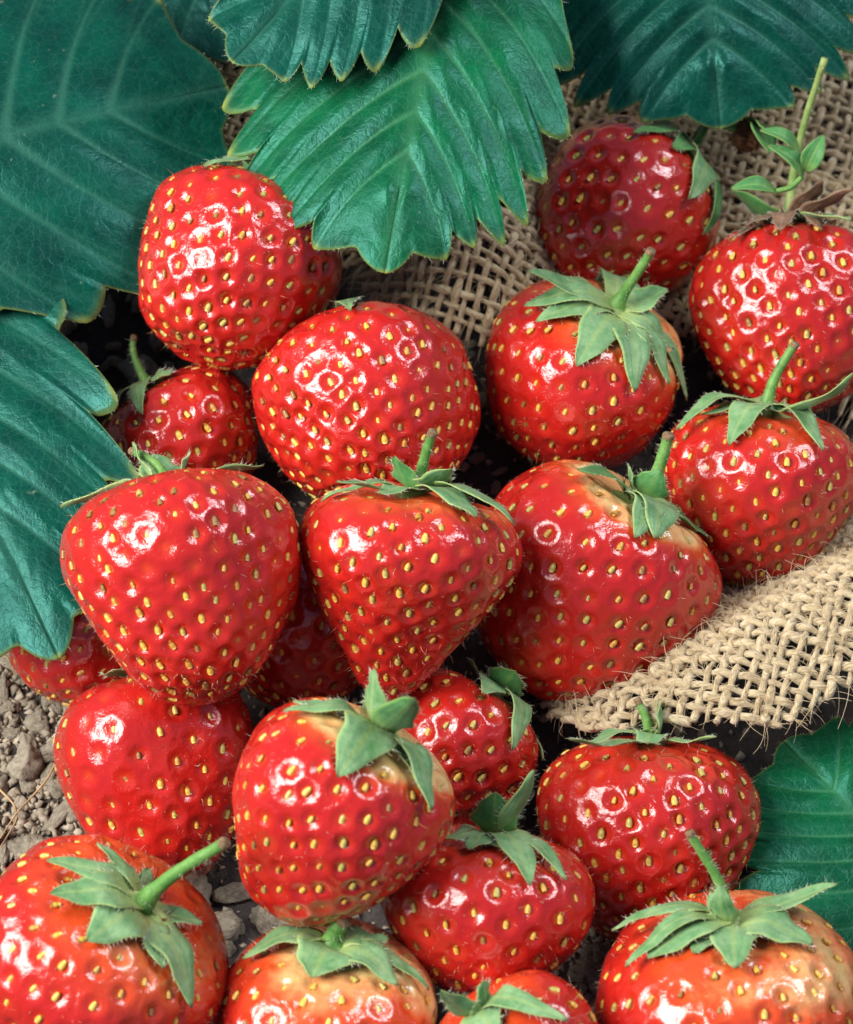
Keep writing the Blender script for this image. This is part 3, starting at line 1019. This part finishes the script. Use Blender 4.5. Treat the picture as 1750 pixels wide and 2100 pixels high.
def leaf(label, base, tip, zb, zt, width, nrm, mat, teeth=9, arch=0.06, fold=0.10, droop=0.10, amp=0.135, quilt=0.0011, seed=1, petiole=None,
         tipcurl=0.0, right=1.0, left=1.0, dens=12):
    """leaflet as a fan of side veins from the midrib; nrm = hint of the upper side"""
    P0, P1 = at_z(*base, zb), at_z(*tip, zt)
    Y = P1 - P0
    L = np.linalg.norm(Y)
    Y = Y / L
    Z = unit(nrm - Y * (nrm @ Y))
    X = np.cross(Y, Z)
    kt = np.array([0, .08, .2, .35, .5, .65, .8, .9, 1.0])

    def soft(vals):
        f = np.interp(np.linspace(0, 1, 401), kt, vals)
        g = np.concatenate([np.full(30, f[0]), f, 2 * f[-1] - f[-2:-32:-1]])
        g = np.convolve(g, np.hanning(27) / np.hanning(27).sum(), 'same')[30:-30]
        return lambda t: np.interp(t, np.linspace(0, 1, 401), g)
    ang = soft([1.9, 1.6, 1.30, 1.10, 1.0, 0.95, 0.90, 0.82, 0.0])
    ln = soft([0.16, 0.36, 0.52, 0.58, 0.55, 0.46, 0.345, 0.265, 0.17])
    nt, ns = teeth * dens + dens // 2 + 1, 34
    t = np.linspace(0, 1, nt)
    s = np.linspace(0, 1, ns) ** 0.9
    r = np.random.default_rng(seed)
    x = t * (teeth + 0.5)
    fr = x - np.floor(x)
    tooth = 1 - np.abs(2 * fr - 1) ** 1.55
    per = (1 + 0.35 * (r.random(teeth + 2) - .5))[np.floor(x).astype(int)]
    fade = smooth01((t - 0.10) / 0.15)
    Ls = ln(t) * (1 - amp * 0.6 * fade + amp * 1.4 * fade * tooth * per)
    parts = []
    Vs, att_v, att_f, att_r = [], [], [], []
    for side in (-1, 1):
        a = ang(t)
        wd = width * (right if side > 0 else left)
        Sg, Tg = np.meshgrid(s, t)
        # side veins curve forward towards the tip
        aa = a[:, None] * (1 - 0.22 * Sg)
        lx = Sg * Ls[:, None] * np.sin(aa) * wd
        ly = 0.90 * Tg + Sg * Ls[:, None] * np.cos(aa)
        ly = ly / 1.085
        fr2 = fr[:, None]
        vein = np.exp(-((fr2 - 0.5) * (0.25 + Sg) / 0.035) ** 2) * (1 - 0.55 * Sg)
        mid = np.exp(-(lx / 0.017) ** 2) * (1 - 0.5 * Tg)
        vein2 = np.exp(-((np.abs(fr2 - .5) - 0.45 * np.clip(Sg - .35, 0, 1)) / 0.03) ** 2) * 0.30 * (Sg > .36)
        puff = (np.abs(2 * fr2 - 1) ** 0.8) * (1 - Sg ** 3) * smooth01(Sg * 5)
        puff = smooth01(np.abs(2 * fr2 - 1)) * (1 - 0.75 * Sg) * smooth01(Sg * 4) * (1 + 0.5 * fbm(np.stack([lx, ly, Sg], -1), 18, seed + 8, 2))
        z = 0.5 * quilt / L * (puff * 1.0 - 0.55 * mid - 0.35 * vein)
        z = z + arch * 4 * (ly * (1 - ly)) - tipcurl * np.clip(ly - 0.6, 0, 1) ** 2
        z = z + fold * np.abs(lx) - droop * lx ** 2 * 3
        wob = np.stack([lx * side, ly, 0 * lx], -1)
        z = z + 0.016 * fbm(wob, 6, seed + 5, 2) + 0.006 * fbm(wob, 22, seed + 6, 2) + 0.02 * (tooth[:, None] - .5) * Sg ** 6 * np.sin(seed + np.floor(x)[:, None] * 2.1)
        V = P0 + (X * side) * (lx * L)[..., None] + Y * (ly * L)[..., None] + Z * (z * L)[..., None]
        Vs.append(V)
        att_v.append(np.clip(np.maximum(np.maximum(vein, mid), vein2), 0, 1))
        att_f.append(np.stack([lx * side * L * 100, ly * L * 100, np.full_like(lx, seed * 3.1)], -1))
        att_r.append(smooth01((Sg - 0.965) / 0.035) * 0.45 + 0.6 * smooth01((Sg - .93) / .07) * smooth01((tooth[:, None] - .93) / .07))
    # join both halves along the midrib: columns left edge .. midrib .. right edge
    V = np.concatenate([Vs[0][:, ::-1], Vs[1][:, 1:]], 1)
    vn = np.concatenate([att_v[0][:, ::-1], att_v[1][:, 1:]], 1)
    fl = np.concatenate([att_f[0][:, ::-1], att_f[1][:, 1:]], 1)
    rm = np.concatenate([att_r[0][:, ::-1], att_r[1][:, 1:]], 1)
    n, m = V.shape[:2]
    low = V - Z * 0.00034
    VV = np.concatenate([V.reshape(-1, 3), low.reshape(-1, 3)])
    org = P0.copy()
    q1 = grid_quads(n, m)
    rim = np.concatenate([np.arange(m), m - 1 + m * np.arange(1, n), (n - 1) * m + np.arange(m - 2, -1, -1), m * np.arange(n - 2, 0, -1)])
    rn = np.roll(rim, -1)
    q3 = np.stack([rim, rim + n * m, rn + n * m, rn], -1)
    root = thing('strawberry_leaf', label, 'leaf', P0, 'strawberry plant leaves over the fruit')
    me = mesh_np('leaf_blade', VV - org, np.vstack([q1, q1[:, ::-1] + n * m, q3]), None, True,
                 {'vein': np.tile(vn.ravel(), 2), 'rim': np.tile(rm.ravel(), 2), 'flat': np.tile(fl.reshape(-1, 3), (2, 1))})
    blade = link('leaf_blade', me, mat, root)
    # midrib stands out below
    mr = V[:, ns - 1][:: 6]
    R = np.linspace(0.0008, 0.00025, len(mr))
    Vt, q, tt = tube(mr - Z * 0.0013 - org, R, 8)
    link('midrib', mesh_np('midrib', Vt, q, tt), M_STEM_PALE, root)
    # fringe of short hairs on the margin
    k = 260
    ii = r.integers(1, n - 1, k)
    sg = r.choice([0, m - 1], k)
    Pm = V[ii, sg]
    inner = V[ii, np.where(sg == 0, 2, m - 3)]
    D = Pm - inner
    D /= np.linalg.norm(D, axis=1)[:, None] + 1e-9
    D = D + r.normal(size=(k, 3)) * .4
    D /= np.linalg.norm(D, axis=1)[:, None]
    bt = Batch()
    bt.add(*blades(Pm - org, D, 0.0003 + 0.0006 * r.random(k), 0.000035))
    link('margin_hairs', bt.mesh('margin_hairs'), M_HAIR_G, blade, kind='stuff')
    # leaf stalk back to the ground outside the heap
    if petiole is not None:
        e = np.array([petiole[0], petiole[1], 0.0])
        s = np.linspace(0, 1, 24)[:, None]
        c1 = P0 - Y * 0.03
        c2 = e + np.array([0, 0, max(0.02, P0[2] * 0.8)])
        Pp = (1 - s) ** 3 * P0 + 3 * s * (1 - s) ** 2 * c1 + 3 * s * s * (1 - s) * c2 + s ** 3 * e
        Vt, q, tt = tube(Pp - org, 0.0013, 8)
        link('leaf_stalk', mesh_np('leaf_stalk', Vt, q, tt), M_STEM_PALE, root)
    return root


UP = np.array([0, 0, 1.0])
CAMZ = -FWD
# broad leaf filling the corner above the round berry
leaf('broad dark blue green leaf hanging over soil beside the round strawberry, one side curled', (-380, 400), (468, 175), 0.048, 0.040, 1.12, cam_vec(-0.25, 0.25, 1), M_LEAF,
     teeth=6, arch=0.04, fold=-0.08, droop=0.12, seed=3, petiole=(-0.22, 0.10), amp=0.12, quilt=.0012, dens=18, right=0.86, left=1.3)
leaf('dark shaded leaf sticking out from behind the broad dark leaf', (330, -380), (478, 118), 0.030, 0.026, 0.85, cam_vec(0.0, 0.35, 1), M_LEAF,
     teeth=6, arch=0.05, fold=-0.05, droop=0.10, seed=71, petiole=(-0.06, 0.22), dens=14)
leaf('toothed leaf partly overlapping the upper edge of the large central leaf', (1010, -400), (475, 128), 0.074, 0.060, 0.72, cam_vec(-0.1, 0.35, 1), M_LEAF,
     teeth=7, arch=0.05, fold=0.0, droop=0.10, seed=11, petiole=(0.0, 0.22), dens=18)
leaf('large glossy central leaf with deep midrib pointing down over the round strawberry', (960, -240), (790, 548), 0.062, 0.051, 0.94, cam_vec(-0.10, 0.25, 1), M_LEAF_B,
     teeth=8, arch=0.06, fold=-0.14, droop=0.14, seed=21, petiole=(0.02, 0.24), quilt=0.0016, dens=18, left=.72)
leaf('wide wrinkled leaf drooping over the burlap above the dusky strawberry', (1400, -330), (1480, 255), 0.054, 0.034, 1.25, cam_vec(0.0, 0.45, 1), M_LEAF,
     teeth=7, arch=0.08, fold=-0.06, droop=0.14, seed=33, petiole=(0.06, 0.26), quilt=0.0018, dens=18)
leaf('smooth blue green leaf with sharp teeth lying against the big broad strawberry', (-330, 330), (118, 1345), 0.030, 0.030, 0.50, cam_vec(-0.1, 0.2, 1), M_LEAF,
     teeth=7, amp=0.115, arch=0.03, fold=-0.06, droop=0.08, seed=42, petiole=(-0.17, 0.06), dens=18, quilt=.0009)
leaf('fresh green leaf in shade under the largest strawberry next to the burlap fold', (1980, 1930), (1610, 1520), 0.018, 0.016, 1.05, cam_vec(0.1, 0.2, 1), M_LEAF_B,
     teeth=7, arch=0.06, fold=0.08, droop=0.10, seed=57, petiole=(0.16, -0.07), dens=18)


# ================================================================ burlap
def bump2(x, y, cx, cy, sx, sy, rot=0.0):
    c, s = math.cos(rot), math.sin(rot)
    u, v = (x - cx) * c + (y - cy) * s, -(x - cx) * s + (y - cy) * c
    return np.exp(-(u / sx) ** 2 - (v / sy) ** 2)


p_ridge = at_z(960, 400, 0.026)
p_hump = at_z(1680, 1300, 0.026)


def cloth_h(x, y):
    P = np.stack([x, y], -1)
    h = 0.0015 + 0.0025 * smooth01(y / 0.04) + 0.0014 * fbm(P, 55, 12, 2)
    h = h + 0.024 * bump2(x, y, p_ridge[0], p_ridge[1], 0.020, 0.026, 0.25)
    c_, s_ = math.cos(0.50), math.sin(0.50)
    u_, v_ = (x - p_hump[0] - 0.004) * c_ + (y - p_hump[1] + 0.004) * s_, -(x - p_hump[0] - 0.004) * s_ + (y - p_hump[1] + 0.004) * c_
    h = h + 0.031 * np.exp(-np.abs(u_ / 0.054) ** 3 - np.abs(v_ / 0.022) ** 3)
    h = h + 0.010 * smooth01((y - 0.07) / 0.08)
    return h


b0 = [at_z(px, py, 0.004) for px, py in ((-500, 300), (300, 420), (690, 560), (790, 690), (980, 770), (1420, 690), (1750, 860), (2100, 900))]
f0 = [at_z(px, py, 0.002) for px, py in ((1110, 1500), (1200, 1590), (1560, 1640), (1700, 1560), (2100, 1460))]
f1 = [at_z(px, py, 0.004) for px, py in ((1130, 1460), (1300, 1330), (1480, 1160), (1640, 1060), (2100, 900))]


def in_back(x, y):
    edge = np.interp(x, [p[0] for p in b0], [p[1] for p in b0])
    return (y > edge) & (y < 0.20) & (x > -0.11) & (x < 0.12)


def in_fold(x, y):
    lo = np.interp(x, [p[0] for p in f0], [p[1] for p in f0])
    hi = np.interp(x, [p[0] for p in f1], [p[1] for p in f1])
    return (y > lo) & (y < hi) & (x > f0[0][0]) & (x < 0.12)


PITCH_Y, YR = 0.00225, 0.00061
ROT = math.radians(-19)
cu = np.array([math.cos(ROT), math.sin(ROT)])
cv = np.array([-math.sin(ROT), math.cos(ROT)])
CLOTHS = [('coarse tan jute burlap bunched up behind the heap below the leaves', in_back, np.array([0.03, 0.09, 0.0])),
          ('open weave tan burlap fold with frayed edge beside the fresh green leaf', in_fold, np.array([0.065, -0.03, 0.0]))]
N_Y = 114
n_yarn = 0
for lab_, in_cloth, cl_off, fam in [(*c, f) for c in CLOTHS for f in (0, 1)]:
    if fam == 0:
        cloth = thing('burlap_cloth', lab_, 'burlap', cl_off, 'pieces of burlap sacking')
        fib_P, fib_D, fib_T = [], [], []
    for i in range(-N_Y, N_Y):
        sub = 4
        jj = np.arange(-N_Y * sub, N_Y * sub + 1) / sub
        wob = 0.16 * np.sin(jj * 0.21 + i * 1.7) + 0.11 * np.sin(jj * 0.53 + i * 0.9) + 0.10 * math.sin(i * 12.9)
        ia = np.full_like(jj, float(i)) + wob
        uu, vv = (jj, ia) if fam == 0 else (ia, jj)
        x = (uu * cu[0] + vv * cv[0]) * PITCH_Y
        y = (uu * cu[1] + vv * cv[1]) * PITCH_Y
        ok = in_cloth(x, y)
        idx = np.where(ok)[0]
        if len(idx) < 12:
            continue
        runs = np.split(idx, np.where(np.diff(idx) > 1)[0] + 1)
        run = max(runs, key=len)
        if len(run) < 12:
            continue
        e = 1e-4
        X, Y = x[run], y[run]
        z = cloth_h(X, Y)
        gx_, gy_ = (cloth_h(X + e, Y) - z) / e, (cloth_h(X, Y + e) - z) / e
        nn = np.stack([-gx_, -gy_, np.ones_like(gx_)], -1)
        nn /= np.linalg.norm(nn, axis=1)[:, None]
        ph = np.cos(math.pi * jj[run]) * (1 if (i % 2 == 0) else -1) * (1 if fam == 0 else -1)
        P = np.stack([X, Y, z], -1) + nn * (ph * YR * 0.80)[:, None]
        # lay the yarn no lower than the ground
        P[:, 2] = np.maximum(P[:, 2], 0.0012)
        R = YR * (1 + 0.20 * np.sin(jj[run] * 0.9 + i * 2.3) + 0.14 * np.sin(jj[run] * 2.7 + i * 5.1)) * (0.90 + 0.25 * random.random())
        sides = 7
        V, q, t = tube(P - cl_off, R, sides)
        V[:len(P) * sides] += nn.repeat(sides, 0) * 0
        ln_ = np.concatenate([[0], np.cumsum(np.linalg.norm(np.diff(P, axis=0), axis=1))])
        yl = np.concatenate([ln_.repeat(sides), [0, ln_[-1]]])
        ya = np.concatenate([np.tile(np.abs(np.linspace(-1, 1, sides, endpoint=False)), len(P)), [0, 0]])
        me = mesh_np('yarn', V, q, t, True, {'yarn_len': yl, 'yarn_ang': ya, 'yarn_seed': np.full(len(V), (i * 3.7 + fam * 51.3) % 97)})
        link('warp_yarn' if fam == 0 else 'weft_yarn', me, M_YARN, cloth)
        n_yarn += 1
        T = np.gradient(P, axis=0)
        T /= np.linalg.norm(T, axis=1)[:, None]
        k = int(len(run) * 1.3)
        ii = rng.integers(0, len(run), k)
        fib_P.append(P[ii] + nn[ii] * (R[ii] * 0.7)[:, None])
        fib_D.append(nn[ii] * (0.25 + 0.6 * rng.random((k, 1))) + rng.normal(size=(k, 3)) * 0.35)
        fib_T.append(T[ii] * rng.choice([-1, 1], (k, 1)))
    if fam == 1:
        FP, FD, FT = np.vstack(fib_P), np.vstack(fib_D), np.vstack(fib_T)
        nf, ns_ = len(FP), 6
        Lf = (0.0014 + 0.0042 * rng.random(nf) ** 2)[:, None, None]
        s = np.linspace(0, 1, ns_)[None, :, None]
        wv = rng.normal(size=(nf, 1, 3)) * 0.5
        P = FP[:, None] + FT[:, None] * Lf * s + FD[:, None] * Lf * 0.45 * np.sin(s * 2.2) + wv * Lf * 0.5 * s * s - np.array([0, 0, 0.25]) * Lf * s ** 3 - cl_off
        n1 = np.cross(FT, FD)
        n1 /= np.linalg.norm(n1, axis=1)[:, None] + 1e-9
        n2 = np.cross(FT, n1)
        rr = (0.000055 * (1 - 0.5 * s))
        V = np.stack([P + rr * (math.cos(a) * n1[:, None] + math.sin(a) * n2[:, None]) for a in (0, 2.094, 4.189)], 2)
        one = grid_quads(ns_, 3, True)
        Q = (one[None] + (np.arange(nf) * ns_ * 3)[:, None, None]).reshape(-1, 4)
        link('loose_fibres', mesh_np('loose_fibres', V.reshape(-1, 3), Q), M_FIBRE, cloth, kind='stuff')
print('yarns', n_yarn)


# ================================================================ soil clods and roots
def clod_mesh(seed, sub=26):
    t, p = np.meshgrid(np.linspace(0.02, math.pi - 0.02, 18), np.linspace(0, 2 * np.pi, sub, endpoint=False), indexing='ij')
    d = np.stack([np.sin(t) * np.cos(p), np.sin(t) * np.sin(p), np.cos(t)], -1)
    r = 1 + 0.26 * fbm(d, 2.4, seed, 3) + 0.26 * np.abs(fbm(d, 5, seed + 1, 3)) - 0.1
    rr = np.random.default_rng(seed)
    V = d * r[..., None] * np.array([1, 0.65 + .3 * rr.random(), 0.55 + .25 * rr.random()])
    return mesh_np('clod', V.reshape(-1, 3), grid_quads(18, sub, True), None, True)


CLODS = [clod_mesh(s) for s in range(8)]
for me in CLODS:
    me.materials.append(M_CLOD)


def scatter(poly, n, rmin, rmax, power=2.2):
    out = 0
    pts = []
    tries = 0
    x0, y0, x1, y1 = poly
    while out < n and tries < n * 30:
        tries += 1
        px, py = x0 + (x1 - x0) * random.random(), y0 + (y1 - y0) * random.random()
        r = rmin + (rmax - rmin) * random.random() ** power
        P = at_z(px, py, 0.001)
        if any((P[0] - a) ** 2 + (P[1] - b) ** 2 < ((r + c) * 0.62) ** 2 for a, b, c in pts):
            continue
        pts.append((P[0], P[1], r))
        o = bpy.data.objects.new('clod', random.choice(CLODS))
        o.parent = G
        o.location = (P[0], P[1], ground_h(np.array(P[0]), np.array(P[1])) + r * 0.28)
        o.rotation_euler = (random.uniform(-.4, .4), random.uniform(-.4, .4), random.random() * 6.28)
        sx = r * random.uniform(.85, 1.25)
        lg = random.uniform(1, 1.5) if random.random() < .85 else random.uniform(2.2, 3.2)     # some are woody splinters
        sx *= 1 if lg < 2 else 0.6
        o.scale = (sx * lg, sx, sx * random.uniform(.8, 1.1))
        COL.objects.link(o)
        out += 1


scatter((-120, 1300, 330, 1850), 185, 0.0008, 0.0030, 2.2)
scatter((1080, 1900, 1280, 2150), 45, 0.0010, 0.0032)
scatter((100, 560, 330, 780), 15, 0.0012, 0.004)
scatter((380, 1760, 640, 2000), 14, 0.0010, 0.0035)
scatter((860, 700, 1080, 1000), 20, 0.0010, 0.0030)
# crumbs between the clods
bt = Batch()
cr = clod_mesh(40, 6)
for q in range(6400):
    if q < 3400:
        P = at_z(random.uniform(-150, 420), random.uniform(1280, 1880), 0.001)
    elif q % 2:
        P = at_z(random.uniform(300, 1700), random.uniform(700, 2000), 0.001)
    else:
        P = at_z(random.uniform(1050, 1300), random.uniform(1880, 2160), 0.001)
    r = 0.0003 + 0.0009 * random.random() ** 2
    d = rng.normal(size=(6, 3)) * 0.35
    V = (np.array([[1, 0, 0], [-1, 0, 0], [0, 1, 0], [0, -1, 0], [0, 0, 1], [0, 0, -1.0]]) + d) * r + np.array([P[0], P[1], 0.0]) + [0, 0, ground_h(np.array(P[0]), np.array(P[1])) + r * .4]
    bt.add(V, None, [[0, 2, 4], [2, 1, 4], [1, 3, 4], [3, 0, 4], [2, 0, 5], [1, 2, 5], [3, 1, 5], [0, 3, 5]])
link('soil_crumbs', bt.mesh('soil_crumbs', False), M_CRUMB, G, kind='stuff')

ROOTS = [([(135, 1500), (105, 1590), (60, 1640), (35, 1665), (0, 1720)], .0065, 'thin brown root thread arching over the clods beside the smooth strawberry'),
         ([(-10, 1610), (30, 1650), (36, 1680), (0, 1740)], .0060, 'pale forked straw fibre lying on the soil clods'),
         ([(105, 700), (150, 650), (200, 600), (270, 560)], .0045, 'dry brown root strand on dark soil below the broad dark leaf'),
         ([(0, 1340), (18, 1350), (26, 1368), (30, 1382)], .0085, 'tiny curled pale fibre at the tip of the smooth leaf')]
for pts, z, lab in ROOTS:
    c = np.array([at_z(x, y, z + 0.0012 * math.sin(i * 2.2)) for i, (x, y) in enumerate(pts)])
    s = np.linspace(0, len(c) - 1, 30)
    P = np.stack([np.interp(s, np.arange(len(c)), c[:, k]) for k in range(3)], -1)
    for _ in range(6):
        P[1:-1] = (P[:-2] + 2 * P[1:-1] + P[2:]) / 4
    o0 = P[0].copy()
    V, q, t = tube(P - o0, np.linspace(0.00022, 0.00012, 30), 6)
    o = link('root_fibre', mesh_np('root_fibre', V, q, t), M_ROOT, None, o0)
    tag(o, lab, 'root')


# ================================================================ small bracts on the long pale stalk
def bract(parent, org, base, tip, depth, wid, lift=0.0015, mat=None):
    P0, P1 = at_depth(*base, depth), at_depth(*tip, depth - 0.002)
    Y = P1 - P0
    L = np.linalg.norm(Y)
    Y /= L
    Z = unit(cam_vec(0.15, 0.5, 0.8))
    Z = unit(Z - Y * (Z @ Y))
    X = np.cross(Y, Z)
    n, m = 18, 9
    sv, u = np.linspace(0, 1, n), np.linspace(-1, 1, m)
    W = wid * mpp(depth) * np.power(np.sin(np.pi * np.clip(sv ** 0.8, 0, 1)), 0.95) + 0.0002
    top = P0 + Y * (sv * L)[:, None, None] + X * (W[:, None] * u)[..., None] + Z * (lift * np.sin(np.pi * sv)[:, None] + 0.35 * W[:, None] * np.abs(u) ** 1.5)[..., None]
    V = np.concatenate([top.reshape(-1, 3), (top - Z * 0.00025).reshape(-1, 3)]) - org
    q1 = grid_quads(n, m)
    rim = np.concatenate([np.arange(m), m - 1 + m * np.arange(1, n), (n - 1) * m + np.arange(m - 2, -1, -1), m * np.arange(n - 2, 0, -1)])
    rn = np.roll(rim, -1)
    me = mesh_np('bract', V, np.vstack([q1, q1[:, ::-1] + n * m, np.stack([rim, rim + n * m, rn + n * m, rn], -1)]), None, True,
                 {'across': np.tile(np.tile(u, n), 2), 'along': np.tile(np.repeat(sv * .9 + .1, m), 2)})
    return link('bract', me, mat or M_SEPAL_DK, parent)


re_b = B['right_edge']
dd = re_b['D'] - 0.012
st_ = [o for o in re_b['root'].children if o.name.startswith('stem')][0]
for bs, tp, wd_ in (((1652, 352), (1690, 276), 20), ((1648, 362), (1576, 298), 18), ((1592, 392), (1500, 386), 17), ((1640, 312), (1560, 266), 15)):
    bract(st_, re_b['base'], bs, tp, dd, wd_)
c = np.array([at_depth(1592, 392, dd), at_depth(1622, 385, dd), at_depth(1646, 362, dd)])
V, q, t = tube(np.stack([np.interp(np.linspace(0, 2, 12), [0, 1, 2], c[:, k]) for k in range(3)], -1) - re_b['base'], 0.0005, 6)
link('side_stalk', mesh_np('side_stalk', V, q, t), M_STEM, st_)

# ================================================================ withered flower on the burlap
wf0 = at_z(1535, 275, 0.024)
wf = thing('withered_flower', 'withered brown flower head with small green bracts on the burlap below the wrinkled leaf', 'flower', wf0)
t, p = np.meshgrid(np.linspace(0.03, math.pi - 0.03, 20), np.linspace(0, 2 * np.pi, 26, endpoint=False), indexing='ij')
d = np.stack([np.sin(t) * np.cos(p), np.sin(t) * np.sin(p), np.cos(t)], -1)
V = d * (1 + 0.35 * fbm(d, 4, 77, 3))[..., None] * np.array([0.0032, 0.0026, 0.0030])
link('dried_head', mesh_np('dried_head', V.reshape(-1, 3), grid_quads(20, 26, True)), M_DRY, wf)
D = rng.normal(size=(120, 3))
D /= np.linalg.norm(D, axis=1)[:, None]
bt = Batch()
bt.add(*blades(D * 0.0024, D, rng.uniform(.001, .003, 120), 0.0003))
link('dried_stamens', bt.mesh('dried_stamens'), M_DRY, wf, kind='stuff')
fake = dict(S=mpp(0.5), C=wf0, base=wf0, off=np.zeros(3), A=unit(cam_vec(.3, .8, .3)), seed=5, pr=np.zeros(8), H=26, W=34, k=0, dent=0, q=1.0)
fake['e1'] = unit(RIGHT - fake['A'] * (RIGHT @ fake['A']))
fake['e2'] = np.cross(fake['A'], fake['e1'])
for tp, e0, e1_, wd_ in (((1612, 305), 5, 0, 30), ((1480, 262), 5, 20, 22), ((1570, 330), 0, -20, 26)):
    add_sepal(fake, wf, tp, mode='free', p0=e0, p1=e1_, wid=wd_, mat=M_SEPAL_DK, Lr=(.003, .014), name='bract')
c = np.array([wf0, at_z(1490, 255, 0.026), at_z(1448, 250, 0.020), at_z(1415, 300, 0.010)])
s_ = np.linspace(0, 3, 24)
P = np.stack([np.interp(s_, np.arange(4), c[:, k]) for k in range(3)], -1)
for _ in range(8):
    P[1:-1] = (P[:-2] + 2 * P[1:-1] + P[2:]) / 4
V, q, t = tube(P - wf0, np.full(24, 0.0008), 8)
link('stem', mesh_np('stem', V, q, t), M_STEM, wf)
